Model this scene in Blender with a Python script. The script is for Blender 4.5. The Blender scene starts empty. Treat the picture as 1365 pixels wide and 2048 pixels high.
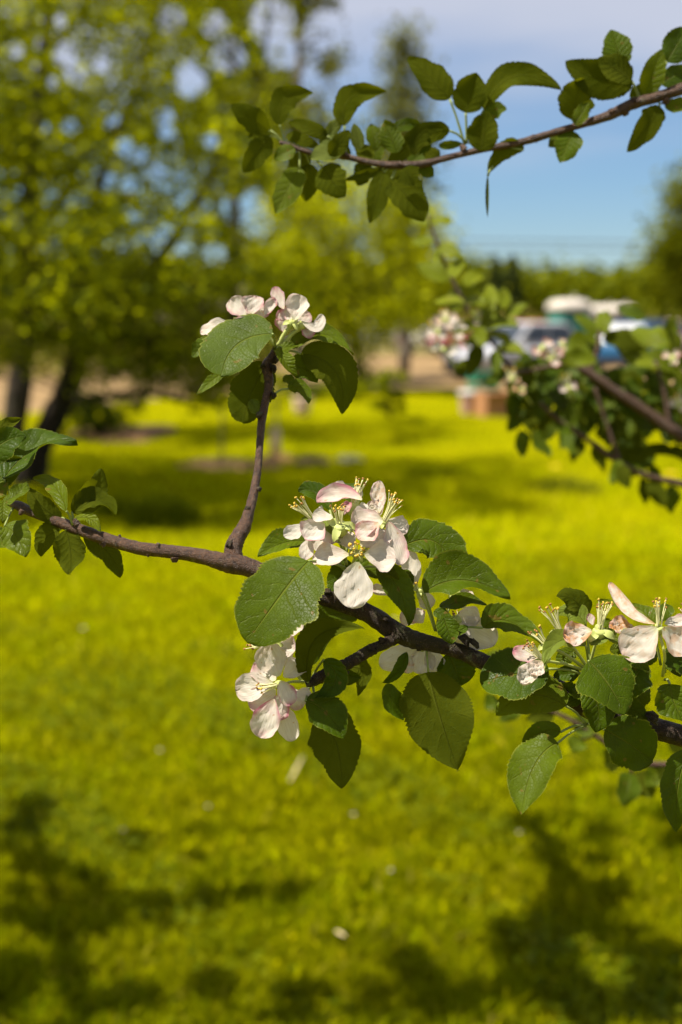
import bpy, math, random
import numpy as np
from mathutils import Vector

# ------------------------------------------------------------------ camera, sky, sun, exposure
sc = bpy.context.scene
COL = sc.collection
rnd = random.Random(7)
FPX = 2048 * 50 / 36.0                      # focal length in photograph pixels
PITCH = math.atan((1024 - 640) / FPX)       # the horizon stands at y = 640
CAM = Vector((0, 0, 1.5))
CR = Vector((1, 0, 0))
CU = Vector((0, math.sin(PITCH), math.cos(PITCH)))
CF = Vector((0, math.cos(PITCH), -math.sin(PITCH)))
FOCUS = 0.85

cd = bpy.data.cameras.new('camera')
cd.sensor_fit = 'VERTICAL'; cd.sensor_height = 36; cd.sensor_width = 24
cd.lens = 50; cd.clip_start = 0.05; cd.clip_end = 3000
cd.dof.use_dof = True; cd.dof.focus_distance = FOCUS; cd.dof.aperture_fstop = 6.0
cam = bpy.data.objects.new('camera', cd); COL.objects.link(cam)
cam.location = CAM; cam.rotation_euler = (math.pi / 2 - PITCH, 0, 0)
sc.camera = cam

SUN = Vector((-0.44, -0.12, 0.88)).normalized()      # towards the sun
sun_el = math.asin(SUN.z); sun_az = math.atan2(SUN.x, SUN.y)

w = bpy.data.worlds.new('World'); sc.world = w; w.use_nodes = True
nt = w.node_tree; nt.nodes.clear()
wo = nt.nodes.new('ShaderNodeOutputWorld'); bg = nt.nodes.new('ShaderNodeBackground')
sky = nt.nodes.new('ShaderNodeTexSky'); sky.sky_type = 'NISHITA'; sky.sun_disc = False
sky.sun_elevation = sun_el; sky.sun_rotation = sun_az % (2 * math.pi)
sky.air_density = 1.0; sky.dust_density = 0.15; sky.ozone_density = 3.0
tc = nt.nodes.new('ShaderNodeTexCoord'); sep = nt.nodes.new('ShaderNodeSeparateXYZ')
nt.links.new(tc.outputs['Generated'], sep.inputs[0])
# thin high cloud: a veil over all the sky above a few degrees, broken by streaks
mp = nt.nodes.new('ShaderNodeMapping'); mp.inputs['Scale'].default_value = (1.6, 1.6, 9.0)
nt.links.new(tc.outputs['Generated'], mp.inputs['Vector'])
nz = nt.nodes.new('ShaderNodeTexNoise'); nz.inputs['Scale'].default_value = 1.7; nz.inputs['Detail'].default_value = 4
nt.links.new(mp.outputs[0], nz.inputs['Vector'])
def wmath(op, a, b=None):
    n = nt.nodes.new('ShaderNodeMath'); n.operation = op
    for i, x in enumerate((a, b)):
        if x is None: continue
        if isinstance(x, (int, float)): n.inputs[i].default_value = x
        else: nt.links.new(x, n.inputs[i])
    return n.outputs[0]
elev = wmath('ADD', sep.outputs['Z'], wmath('MULTIPLY', wmath('SUBTRACT', nz.outputs[0], 0.5), 0.17))
mr = nt.nodes.new('ShaderNodeMapRange'); mr.interpolation_type = 'SMOOTHSTEP'
mr.inputs['From Min'].default_value = 0.095; mr.inputs['From Max'].default_value = 0.19
mr.inputs['To Min'].default_value = 0.0; mr.inputs['To Max'].default_value = 0.72
nt.links.new(elev, mr.inputs['Value'])
mx = nt.nodes.new('ShaderNodeMix'); mx.data_type = 'RGBA'
nt.links.new(mr.outputs[0], mx.inputs['Factor'])
tint = nt.nodes.new('ShaderNodeMix'); tint.data_type = 'RGBA'; tint.blend_type = 'MULTIPLY'; tint.inputs['Factor'].default_value = 1.0
tint.inputs['B'].default_value = (0.70, 0.85, 1.02, 1)
nt.links.new(sky.outputs[0], tint.inputs['A']); nt.links.new(tint.outputs['Result'], mx.inputs['A'])
mx.inputs['B'].default_value = (6.5, 6.5, 7.2, 1)
nt.links.new(mx.outputs['Result'], bg.inputs['Color']); bg.inputs['Strength'].default_value = 0.05
nt.links.new(bg.outputs[0], wo.inputs['Surface'])

sd = bpy.data.lights.new('sun', 'SUN'); sd.energy = 5.0; sd.angle = math.radians(0.53); sd.color = (1.0, 0.92, 0.80)
so = bpy.data.objects.new('sun', sd); COL.objects.link(so)
so.rotation_euler = SUN.to_track_quat('Z', 'Y').to_euler(); so.location = (0, 0, 30)

sc.view_settings.view_transform = 'Standard'; sc.view_settings.look = 'None'
sc.view_settings.exposure = 1.15; sc.view_settings.gamma = 1.0; sc.view_settings.use_curve_mapping = False
sc.render.engine = 'CYCLES'
sc.cycles.use_denoising = True
sc.cycles.max_bounces = 7; sc.cycles.diffuse_bounces = 3; sc.cycles.transmission_bounces = 4
sc.cycles.transparent_max_bounces = 4; sc.cycles.caustics_reflective = False; sc.cycles.caustics_refractive = False

# ------------------------------------------------------------------ placing helpers
def P(x, y, d):
    """the point at depth d that the photograph shows at pixel (x, y)"""
    return CAM + CF * d + CR * ((x - 682.5) / FPX * d) + CU * ((1024 - y) / FPX * d)
def ray(x, y):
    return CF + CR * ((x - 682.5) / FPX) + CU * ((1024 - y) / FPX)
def G(x, y, z=0.0):
    r = ray(x, y); return CAM + r * ((z - CAM.z) / r.z)
def AT(x, dist, z=0.0):
    """ground point seen in column x at horizontal distance dist"""
    return Vector(((x - 682.5) / FPX * dist / math.cos(PITCH), dist, z))

# ------------------------------------------------------------------ object helpers
def tag(o, label=None, cat=None, group=None, kind=None):
    if label: o['label'] = label
    if cat: o['category'] = cat
    if group: o['group'] = group
    if kind: o['kind'] = kind
    return o
def empty(name, loc, label=None, cat=None, group=None):
    o = bpy.data.objects.new(name, None); COL.objects.link(o); o.location = loc; o.empty_display_size = 0.05
    return tag(o, label, cat, group)
def link(name, me, parent=None, color=None, kind=None):
    o = bpy.data.objects.new(name, me); COL.objects.link(o)
    if parent is not None:
        o.parent = parent
        pw = Vector((0, 0, 0)); q = parent
        while q is not None: pw += q.location; q = q.parent
        o.location = -pw                        # meshes are written in world coordinates
    if color: o.color = color
    if kind: o['kind'] = kind
    return o
def mesh(name, verts, faces, mats, smooth=True, uvs=None, midx=None):
    me = bpy.data.meshes.new(name)
    me.from_pydata([tuple(v) for v in verts], [], faces)
    for m in (mats if isinstance(mats, (list, tuple)) else [mats]): me.materials.append(m)
    if smooth: me.polygons.foreach_set('use_smooth', [True] * len(me.polygons))
    if midx is not None: me.polygons.foreach_set('material_index', midx)
    if uvs is not None:
        ul = me.uv_layers.new(name='uv'); li = np.empty(len(me.loops), dtype=np.int32)
        me.loops.foreach_get('vertex_index', li)
        ul.data.foreach_set('uv', np.asarray(uvs, dtype=np.float32)[li].ravel())
    me.update(); return me
def tri_mesh(name, V, F, mats, smooth=False):
    """fast mesh from numpy arrays of vertices and equal-sized faces"""
    me = bpy.data.meshes.new(name); k = F.shape[1]
    me.vertices.add(len(V)); me.vertices.foreach_set('co', V.astype(np.float32).ravel())
    me.loops.add(F.size); me.loops.foreach_set('vertex_index', F.astype(np.int32).ravel())
    me.polygons.add(len(F)); me.polygons.foreach_set('loop_start', np.arange(0, F.size, k, dtype=np.int32))
    try: me.polygons.foreach_set('loop_total', np.full(len(F), k, dtype=np.int32))
    except Exception: pass
    for m in (mats if isinstance(mats, (list, tuple)) else [mats]): me.materials.append(m)
    if smooth: me.polygons.foreach_set('use_smooth', np.ones(len(F), dtype=bool))
    me.update(); me.validate(); return me

def catmull(pts, sub):
    """pts: list of 4-vectors (x,y,z,r); returns the resampled list"""
    A = np.array(pts, dtype=float); out = []
    n = len(A)
    for i in range(n - 1):
        p0 = A[max(i - 1, 0)]; p1 = A[i]; p2 = A[i + 1]; p3 = A[min(i + 2, n - 1)]
        for k in range(sub):
            t = k / sub
            out.append(0.5 * (2 * p1 + (p2 - p0) * t + (2 * p0 - 5 * p1 + 4 * p2 - p3) * t * t + (3 * p1 - p0 - 3 * p2 + p3) * t ** 3))
    out.append(A[-1]); return np.array(out)
def tube_data(pts, ring=8, sub=4, rough=0.0, seed=0, capped=True):
    A = catmull(pts, sub) if sub > 1 else np.array(pts, dtype=float)
    rg = np.random.RandomState(seed)
    V = []; F = []; n = len(A)
    ref = np.array([0.31, 0.77, 0.55])
    for i in range(n):
        tg = A[min(i + 1, n - 1), :3] - A[max(i - 1, 0), :3]; tg /= (np.linalg.norm(tg) + 1e-12)
        a = np.cross(tg, ref); a /= (np.linalg.norm(a) + 1e-12); b = np.cross(tg, a)
        for k in range(ring):
            th = 2 * math.pi * k / ring
            r = A[i, 3] * (1 + rough * (rg.rand() - 0.5) * 2)
            V.append(A[i, :3] + (a * math.cos(th) + b * math.sin(th)) * r)
        if i:
            o = (i - 1) * ring
            for k in range(ring):
                k2 = (k + 1) % ring
                F.append((o + k, o + k2, o + ring + k2, o + ring + k))
    if capped:
        F.append(tuple(range(ring - 1, -1, -1))); F.append(tuple(range((n - 1) * ring, n * ring)))
    return V, F
def merge(parts):
    V = []; F = []
    for v, f in parts:
        o = len(V); V.extend(v); F.extend(tuple(i + o for i in t) for t in f)
    return V, F
def box_data(c, s, rz=0.0, taper=0.0, bev=0.0):
    """box centred at c with size s; taper narrows the top; bev cuts the vertical corners"""
    x, y, z = s[0] / 2, s[1] / 2, s[2] / 2
    ca, sa = math.cos(rz), math.sin(rz)
    if bev > 0:
        b = bev
        ring = [(-x + b, -y), (x - b, -y), (x, -y + b), (x, y - b), (x - b, y), (-x + b, y), (-x, y - b), (-x, -y + b)]
    else:
        ring = [(-x, -y), (x, -y), (x, y), (-x, y)]
    n = len(ring); V = []
    for zz, k in ((-z, 1.0), (z, 1.0 - taper)):
        for px, py in ring:
            V.append((c[0] + (px * ca - py * sa) * k, c[1] + (px * sa + py * ca) * k, c[2] + zz))
    F = [tuple(range(n - 1, -1, -1)), tuple(range(n, 2 * n))]
    for k in range(n):
        k2 = (k + 1) % n; F.append((k, k2, n + k2, n + k))
    return V, F

# ------------------------------------------------------------------ materials
class NB:
    def __init__(s, name):
        s.m = bpy.data.materials.new(name); s.m.use_nodes = True; s.t = s.m.node_tree; s.t.nodes.clear()
        s.out = s.n('ShaderNodeOutputMaterial')
    def n(s, ty, **kw):
        nd = s.t.nodes.new(ty)
        for k, v in kw.items(): setattr(nd, k, v)
        return nd
    def set(s, sock, v):
        if v is None: return
        if isinstance(v, bpy.types.NodeSocket): s.t.links.new(v, sock)
        else:
            if isinstance(v, (tuple, list)) and len(v) == 3 and sock.type == 'RGBA': v = (*v, 1)
            sock.default_value = v
    def math(s, op, a, b=None, clamp=False):
        nd = s.n('ShaderNodeMath', operation=op, use_clamp=clamp)
        s.set(nd.inputs[0], a); s.set(nd.inputs[1], b); return nd.outputs[0]
    def mix(s, f, a, b):
        nd = s.n('ShaderNodeMix', data_type='RGBA')
        s.set(nd.inputs['Factor'], f); s.set(nd.inputs['A'], a); s.set(nd.inputs['B'], b); return nd.outputs['Result']
    def range(s, v, a, b, c=0.0, d=1.0, smooth=True):
        nd = s.n('ShaderNodeMapRange'); nd.interpolation_type = 'SMOOTHSTEP' if smooth else 'LINEAR'
        for i, x in enumerate((v, a, b, c, d)): s.set(nd.inputs[i], x)
        return nd.outputs[0]
    def noise(s, scale, detail=3, rough=0.55, vec=None, dist=0.0, four=None):
        nd = s.n('ShaderNodeTexNoise')
        if four is not None:
            nd.noise_dimensions = '4D'; s.set(nd.inputs['W'], four)
        nd.inputs['Scale'].default_value = scale; nd.inputs['Detail'].default_value = detail
        nd.inputs['Roughness'].default_value = rough; nd.inputs['Distortion'].default_value = dist
        if vec is not None: s.t.links.new(vec, nd.inputs['Vector'])
        return nd.outputs[0]
    def coord(s, what='Object'): return s.n('ShaderNodeTexCoord').outputs[what]
    def bump(s, h, strength=0.3, dist=0.001):
        nd = s.n('ShaderNodeBump'); nd.inputs['Strength'].default_value = strength; nd.inputs['Distance'].default_value = dist
        s.set(nd.inputs['Height'], h); return nd.outputs[0]
    def pbsdf(s, col, rough=0.6, spec=0.4, normal=None, metal=0.0, coat=0.0):
        nd = s.n('ShaderNodeBsdfPrincipled'); s.set(nd.inputs['Base Color'], col); s.set(nd.inputs['Roughness'], rough)
        s.set(nd.inputs['Specular IOR Level'], spec); s.set(nd.inputs['Metallic'], metal); s.set(nd.inputs['Coat Weight'], coat)
        if normal is not None: s.set(nd.inputs['Normal'], normal)
        return nd.outputs[0]
    def transl(s, col, normal=None):
        nd = s.n('ShaderNodeBsdfTranslucent'); s.set(nd.inputs['Color'], col)
        return nd.outputs[0]
    def mixs(s, f, a, b):
        nd = s.n('ShaderNodeMixShader'); s.set(nd.inputs[0], f); s.set(nd.inputs[1], a); s.set(nd.inputs[2], b); return nd.outputs[0]
    def done(s, sh): s.t.links.new(sh, s.out.inputs['Surface']); return s.m

def plain(name, col, rough=0.6, spec=0.4, metal=0.0, coat=0.0, var=0.12, scale=6.0):
    b = NB(name); nz_ = b.noise(scale, 4, vec=b.coord())
    dark = tuple(c * (1 - var) for c in col); lite = tuple(min(1, c * (1 + var)) for c in col)
    return b.done(b.pbsdf(b.mix(nz_, dark, lite), rough, spec, metal=metal, coat=coat))

def m_leaf():
    b = NB('apple_leaf')
    uv = b.n('ShaderNodeUVMap', uv_map='uv').outputs[0]
    sp = b.n('ShaderNodeSeparateXYZ'); b.t.links.new(uv, sp.inputs[0]); u, v = sp.outputs[0], sp.outputs[1]
    oi = b.n('ShaderNodeObjectInfo'); oc = b.n('ShaderNodeSeparateColor'); b.t.links.new(oi.outputs['Color'], oc.inputs[0])
    yel, pale, seed = oc.outputs[0], oc.outputs[1], oc.outputs[2]
    co = b.coord()
    su = b.math('SUBTRACT', u, 0.5); au = b.math('MULTIPLY', b.math('ABSOLUTE', su), 2)
    wob = b.math('MULTIPLY', b.math('SUBTRACT', b.noise(110, 2, vec=co), 0.5), 0.11)
    # midrib, thinning to the tip
    wid = b.math('ADD', b.math('MULTIPLY', b.math('SUBTRACT', 1.0, v), 0.05), 0.014)
    mid = b.math('SUBTRACT', 1.0, b.math('DIVIDE', au, wid), True)
    # side veins run forward from the midrib
    side = b.math('MULTIPLY', b.math('GREATER_THAN', su, 0.0), 0.43)
    curve = b.math('ADD', b.math('MULTIPLY', au, 0.30), b.math('MULTIPLY', b.math('MULTIPLY', au, au), -0.07))
    ph = b.math('ADD', b.math('MULTIPLY', b.math('ADD', b.math('SUBTRACT', v, curve), wob), b.math('ADD', 5.0, b.math('MULTIPLY', seed, 3.0))), side)
    fr = b.math('ABSOLUTE', b.math('SUBTRACT', b.math('FRACT', ph), 0.5))
    vein = b.math('MULTIPLY', b.math('SUBTRACT', 1.0, b.math('DIVIDE', fr, 0.055), True), b.math('SUBTRACT', 1.0, b.math('MULTIPLY', au, 0.8)))
    veins = b.math('MAXIMUM', b.math('MULTIPLY', mid, 0.9), b.math('MULTIPLY', vein, b.range(b.noise(60, 2, vec=co), 0.35, 0.65, 0.12, 0.5)))
    vor = b.n('ShaderNodeTexVoronoi', feature='DISTANCE_TO_EDGE'); vor.inputs['Scale'].default_value = 520
    b.t.links.new(co, vor.inputs['Vector'])
    net = b.range(vor.outputs[0], 0.0, 0.10, 1.0, 0.0)
    blot = b.noise(55, 4, 0.6, vec=co)
    fine = b.noise(900, 2, 0.6, vec=co)
    green = b.mix(b.range(blot, 0.3, 0.7), (0.018, 0.042, 0.0005), (0.046, 0.086, 0.0006))
    green = b.mix(yel, green, (0.16, 0.19, 0.002))
    green = b.mix(b.math('MULTIPLY', net, 0.16), green, (0.07, 0.105, 0.005))
    green = b.mix(b.math('MULTIPLY', fine, 0.25), green, (0.05, 0.08, 0.002))
    top = b.mix(b.math('MULTIPLY', veins, 0.75), green, (0.15, 0.165, 0.022))
    spot = b.range(b.noise(170, 1, 0.4, vec=co), 0.70, 0.74)
    top = b.mix(b.math('MULTIPLY', spot, 0.6), top, (0.16, 0.09, 0.02))
    edge = b.range(au, 0.93, 1.0)
    top = b.mix(b.math('MULTIPLY', edge, 0.55), top, (0.25, 0.26, 0.03))
    under = b.mix(b.range(blot, 0.3, 0.7), (0.040, 0.050, 0.003), (0.060, 0.070, 0.005))
    under = b.mix(b.math('MULTIPLY', veins, 0.5), under, (0.11, 0.12, 0.015))
    under = b.mix(b.math('MULTIPLY', net, 0.22), under, (0.06, 0.10, 0.02))
    top = b.mix(pale, top, (0.19, 0.24, 0.05)); under = b.mix(pale, under, (0.20, 0.25, 0.07))
    back = b.n('ShaderNodeNewGeometry').outputs['Backfacing']
    col = b.mix(back, top, under)
    h = b.math('ADD', b.math('MULTIPLY', veins, -0.7), b.math('ADD', b.math('MULTIPLY', net, -0.12), b.math('MULTIPLY', blot, 0.8)))
    quilt = b.math('MULTIPLY', b.range(fr, 0.0, 0.4, 0.0, 1.0), b.range(au, 0.02, 0.25, 0.0, b.math('ADD', 0.06, b.math('MULTIPLY', seed, 0.18))))
    h = b.math('ADD', h, quilt)
    nrm = b.bump(h, 0.8, 0.0013)
    rough = b.math('ADD', b.math('ADD', b.math('MULTIPLY', back, 0.3), b.math('MULTIPLY', pale, 0.2)), b.range(blot, 0.3, 0.7, 0.36, 0.54))
    sh = b.pbsdf(col, rough, b.math('MULTIPLY', b.math('SUBTRACT', 1.0, back), 0.10), nrm)
    tcol = b.mix(b.math('MULTIPLY', veins, 0.7), b.mix(yel, (0.085, 0.10, 0.0008), (0.25, 0.26, 0.002)), (0.04, 0.045, 0.0005))
    return b.done(b.mixs(0.36, sh, b.transl(tcol)))

def m_petal():
    b = NB('apple_petal')
    uv = b.n('ShaderNodeUVMap', uv_map='uv').outputs[0]
    sp = b.n('ShaderNodeSeparateXYZ'); b.t.links.new(uv, sp.inputs[0]); u, v = sp.outputs[0], sp.outputs[1]
    oi = b.n('ShaderNodeObjectInfo'); oc = b.n('ShaderNodeSeparateColor'); b.t.links.new(oi.outputs['Color'], oc.inputs[0])
    pink, brown, seed = oc.outputs
    w4 = b.math('MULTIPLY', seed, 37.0)
    co = b.coord()
    au = b.math('MULTIPLY', b.math('ABSOLUTE', b.math('SUBTRACT', u, 0.5)), 2)
    n1 = b.noise(75, 3, 0.55, vec=co, four=w4); n2 = b.noise(190, 4, 0.65, vec=co, four=w4)
    mpn = b.n('ShaderNodeMapping'); mpn.inputs['Scale'].default_value = (26, 2.2, 1); b.t.links.new(uv, mpn.inputs[0])
    streak = b.noise(1.0, 3, 0.6, vec=mpn.outputs[0], dist=0.4, four=w4)
    base = b.mix(b.range(streak, 0.35, 0.65), (0.66, 0.62, 0.55), (0.58, 0.535, 0.455))
    claw = b.range(v, 0.0, 0.22, 0.55, 0.0)
    base = b.mix(claw, base, (0.60, 0.62, 0.32))
    rim = b.math('MAXIMUM', b.range(au, 0.45, 1.0), b.range(v, 0.55, 1.0))
    back = b.n('ShaderNodeNewGeometry').outputs['Backfacing']
    pk = b.math('MULTIPLY', b.math('MULTIPLY', b.math('MULTIPLY', pink, 1.3), b.math('ADD', 0.85, b.math('MULTIPLY', back, 0.5))), b.math('ADD', b.math('MULTIPLY', b.math('MULTIPLY', rim, rim), b.range(n1, 0.36, 0.60, 0.35, 1.7)), b.range(n1, 0.48, 0.66, 0.0, 0.6)), True)
    base = b.mix(b.math('MULTIPLY', pk, 0.8), base, (0.46, 0.10, 0.20))
    bw = b.math('MULTIPLY', brown, b.math('ADD', b.range(n2, 0.42, 0.60, 0.0, 0.9), b.math('MULTIPLY', rim, 0.25)), True)
    base = b.mix(bw, base, b.mix(n1, (0.45, 0.17, 0.035), (0.62, 0.32, 0.10)))
    dots = b.range(b.noise(330, 1, 0.4, vec=co, four=w4), 0.72, 0.76)
    base = b.mix(b.math('MULTIPLY', dots, 0.6), base, (0.42, 0.20, 0.05))
    h = b.math('ADD', b.math('MULTIPLY', n2, 0.5), b.math('MULTIPLY', streak, 0.8))
    sh = b.pbsdf(base, 0.6, 0.25, b.bump(h, 0.55, 0.0011))
    return b.done(b.mixs(0.45, sh, b.transl(base)))

def m_bark(name, c1, c2, c3, scale, rough=0.5, bump=0.6, dist=0.0015, spec=0.22, lichen=0.0):
    b = NB(name); co = b.coord()
    n1 = b.noise(scale, 5, 0.65, vec=co); n2 = b.noise(scale * 5, 4, 0.7, vec=co); n3 = b.noise(scale * 0.35, 3, vec=co)
    vor = b.n('ShaderNodeTexVoronoi'); vor.inputs['Scale'].default_value = scale * 3.2; b.t.links.new(co, vor.inputs['Vector'])
    lent = b.math('MULTIPLY', b.range(vor.outputs[0], 0.14, 0.30, 1.0, 0.0), b.range(n3, 0.30, 0.45))
    col = b.mix(b.range(n1, 0.35, 0.65), c1, c2)
    col = b.mix(b.range(n3, 0.45, 0.62), col, c3)
    col = b.mix(b.math('MULTIPLY', n2, 0.35), col, tuple(c * 0.35 for c in c1))
    col = b.mix(b.math('MULTIPLY', lent, 0.7), col, tuple(min(1, c * 3.2) for c in c2))
    if lichen: col = b.mix(b.math('MULTIPLY', b.range(b.noise(scale * 0.5, 5, 0.7, vec=co, dist=0.6), 0.58, 0.66), lichen), col, (0.15, 0.15, 0.075))
    h = b.math('ADD', b.math('ADD', n1, b.math('MULTIPLY', n2, 0.5)), b.math('MULTIPLY', lent, 0.5))
    return b.done(b.pbsdf(col, b.range(n2, 0.3, 0.7, rough - 0.08, rough + 0.2), spec, b.bump(h, bump, dist)))

def m_foliage(name, dark, lite, tcol, mixf=0.35, rough=0.5):
    b = NB(name); r = b.n('ShaderNodeNewGeometry').outputs['Random Per Island']
    r2 = b.math('POWER', r, 1.7)
    col = b.mix(r2, dark, lite); dk = tuple(c * 0.25 for c in tcol)
    return b.done(b.mixs(mixf, b.pbsdf(col, 0.6, 0.05), b.transl(b.mix(r2, dk, tcol))))

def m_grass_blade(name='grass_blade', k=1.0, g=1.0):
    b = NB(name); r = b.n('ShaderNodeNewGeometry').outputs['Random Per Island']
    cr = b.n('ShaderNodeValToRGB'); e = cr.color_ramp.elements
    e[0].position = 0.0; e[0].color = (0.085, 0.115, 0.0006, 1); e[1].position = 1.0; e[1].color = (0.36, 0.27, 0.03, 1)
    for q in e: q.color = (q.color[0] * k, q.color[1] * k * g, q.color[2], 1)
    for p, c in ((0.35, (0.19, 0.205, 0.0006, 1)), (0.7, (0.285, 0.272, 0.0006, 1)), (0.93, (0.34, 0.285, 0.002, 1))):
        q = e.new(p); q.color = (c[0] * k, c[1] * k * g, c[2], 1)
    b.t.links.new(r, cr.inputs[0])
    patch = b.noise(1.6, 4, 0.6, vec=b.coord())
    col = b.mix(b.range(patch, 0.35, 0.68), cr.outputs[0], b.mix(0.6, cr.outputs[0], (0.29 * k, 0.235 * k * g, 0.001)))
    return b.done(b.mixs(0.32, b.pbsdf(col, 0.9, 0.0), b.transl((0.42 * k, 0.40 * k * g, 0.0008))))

def m_lawn():
    b = NB('lawn_turf'); co = b.coord()
    n1 = b.noise(0.5, 5, 0.6, vec=co); n2 = b.noise(9, 5, 0.7, vec=co); n3 = b.noise(70, 4, 0.7, vec=co)
    col = b.mix(b.range(n1, 0.3, 0.7), (0.19, 0.20, 0.0008), (0.31, 0.29, 0.001))
    col = b.mix(b.range(n2, 0.5, 0.75), col, (0.22, 0.175, 0.006))
    col = b.mix(b.range(n3, 0.3, 0.7, 0.45, 0.0), col, (0.04, 0.05, 0.001))
    return b.done(b.pbsdf(col, 0.95, 0.0, b.bump(b.math('ADD', n3, n2), 0.8, 0.03)))

def m_ground(name, a, c, d, scale):
    b = NB(name); co = b.coord()
    n1 = b.noise(scale, 5, 0.65, vec=co); n2 = b.noise(scale * 14, 4, 0.7, vec=co)
    col = b.mix(b.range(n1, 0.35, 0.65), a, c); col = b.mix(b.range(n2, 0.5, 0.8), col, d)
    return b.done(b.pbsdf(col, 0.9, 0.15, b.bump(n2, 0.6, 0.03)))

M = {}
M['leaf'] = m_leaf(); M['petal'] = m_petal()
M['bark'] = m_bark('apple_bark', (0.026, 0.011, 0.005), (0.095, 0.046, 0.022), (0.060, 0.029, 0.015), 300, 0.40, 0.95, 0.0016, 0.34, 0.3)
M['oldbark'] = m_bark('old_apple_bark', (0.018, 0.011, 0.007), (0.055, 0.034, 0.022), (0.040, 0.032, 0.014), 260, 0.55, 1.0, 0.0028, 0.22, 0.6)
M['treebark'] = m_bark('tree_bark', (0.014, 0.010, 0.006), (0.032, 0.022, 0.014), (0.022, 0.020, 0.010), 9, 0.8, 0.8, 0.02)
M['greybark'] = m_bark('pale_tree_bark', (0.10, 0.08, 0.06), (0.2, 0.17, 0.13), (0.14, 0.12, 0.08), 9, 0.8, 0.6, 0.01)
M['stalk'] = plain('green_stalk', (0.18, 0.22, 0.055), 0.6, 0.3, var=0.25, scale=260)
M['calyx'] = plain('pale_calyx', (0.34, 0.38, 0.11), 0.6, 0.3, var=0.2, scale=200)
def m_fil():
    b = NB('filament'); return b.done(b.mixs(0.3, b.pbsdf((0.74, 0.72, 0.40), 0.5, 0.3), b.transl((0.74, 0.72, 0.4))))
M['filament'] = m_fil()
M['anther'] = plain('anther', (0.55, 0.36, 0.05), 0.7, 0.2, var=0.5, scale=400)
M['anther_brown'] = plain('brown_anther', (0.25, 0.12, 0.03), 0.7, 0.2, var=0.4, scale=400)

# ------------------------------------------------------------------ leaf and petal blades
def prof_leaf(t):
    w_ = (np.clip(t, 0, 1) ** 0.55) * (np.clip(1 - t, 0, 1) ** 0.78)
    return w_ / 0.399
def prof_round(t):
    w_ = (np.clip(t, 0, 1) ** 0.5) * (np.clip(1 - t, 0, 1) ** 0.5); return w_ / 0.5
def prof_narrow(t):
    w_ = (np.clip(t, 0, 1) ** 0.8) * (np.clip(1 - t, 0, 1) ** 0.85); return w_ / 0.318
def prof_petal(t):
    a = 0.10 + 0.90 * np.sin(np.pi / 2 * np.clip(t / 0.60, 0, 1)) ** 0.9
    return np.where(t < 0.60, a, np.sqrt(np.clip(1 - ((t - 0.60) / 0.40) ** 2, 0, 1)))
PROF = {'leaf': prof_leaf, 'round': prof_round, 'narrow': prof_narrow, 'petal': prof_petal}

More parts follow.
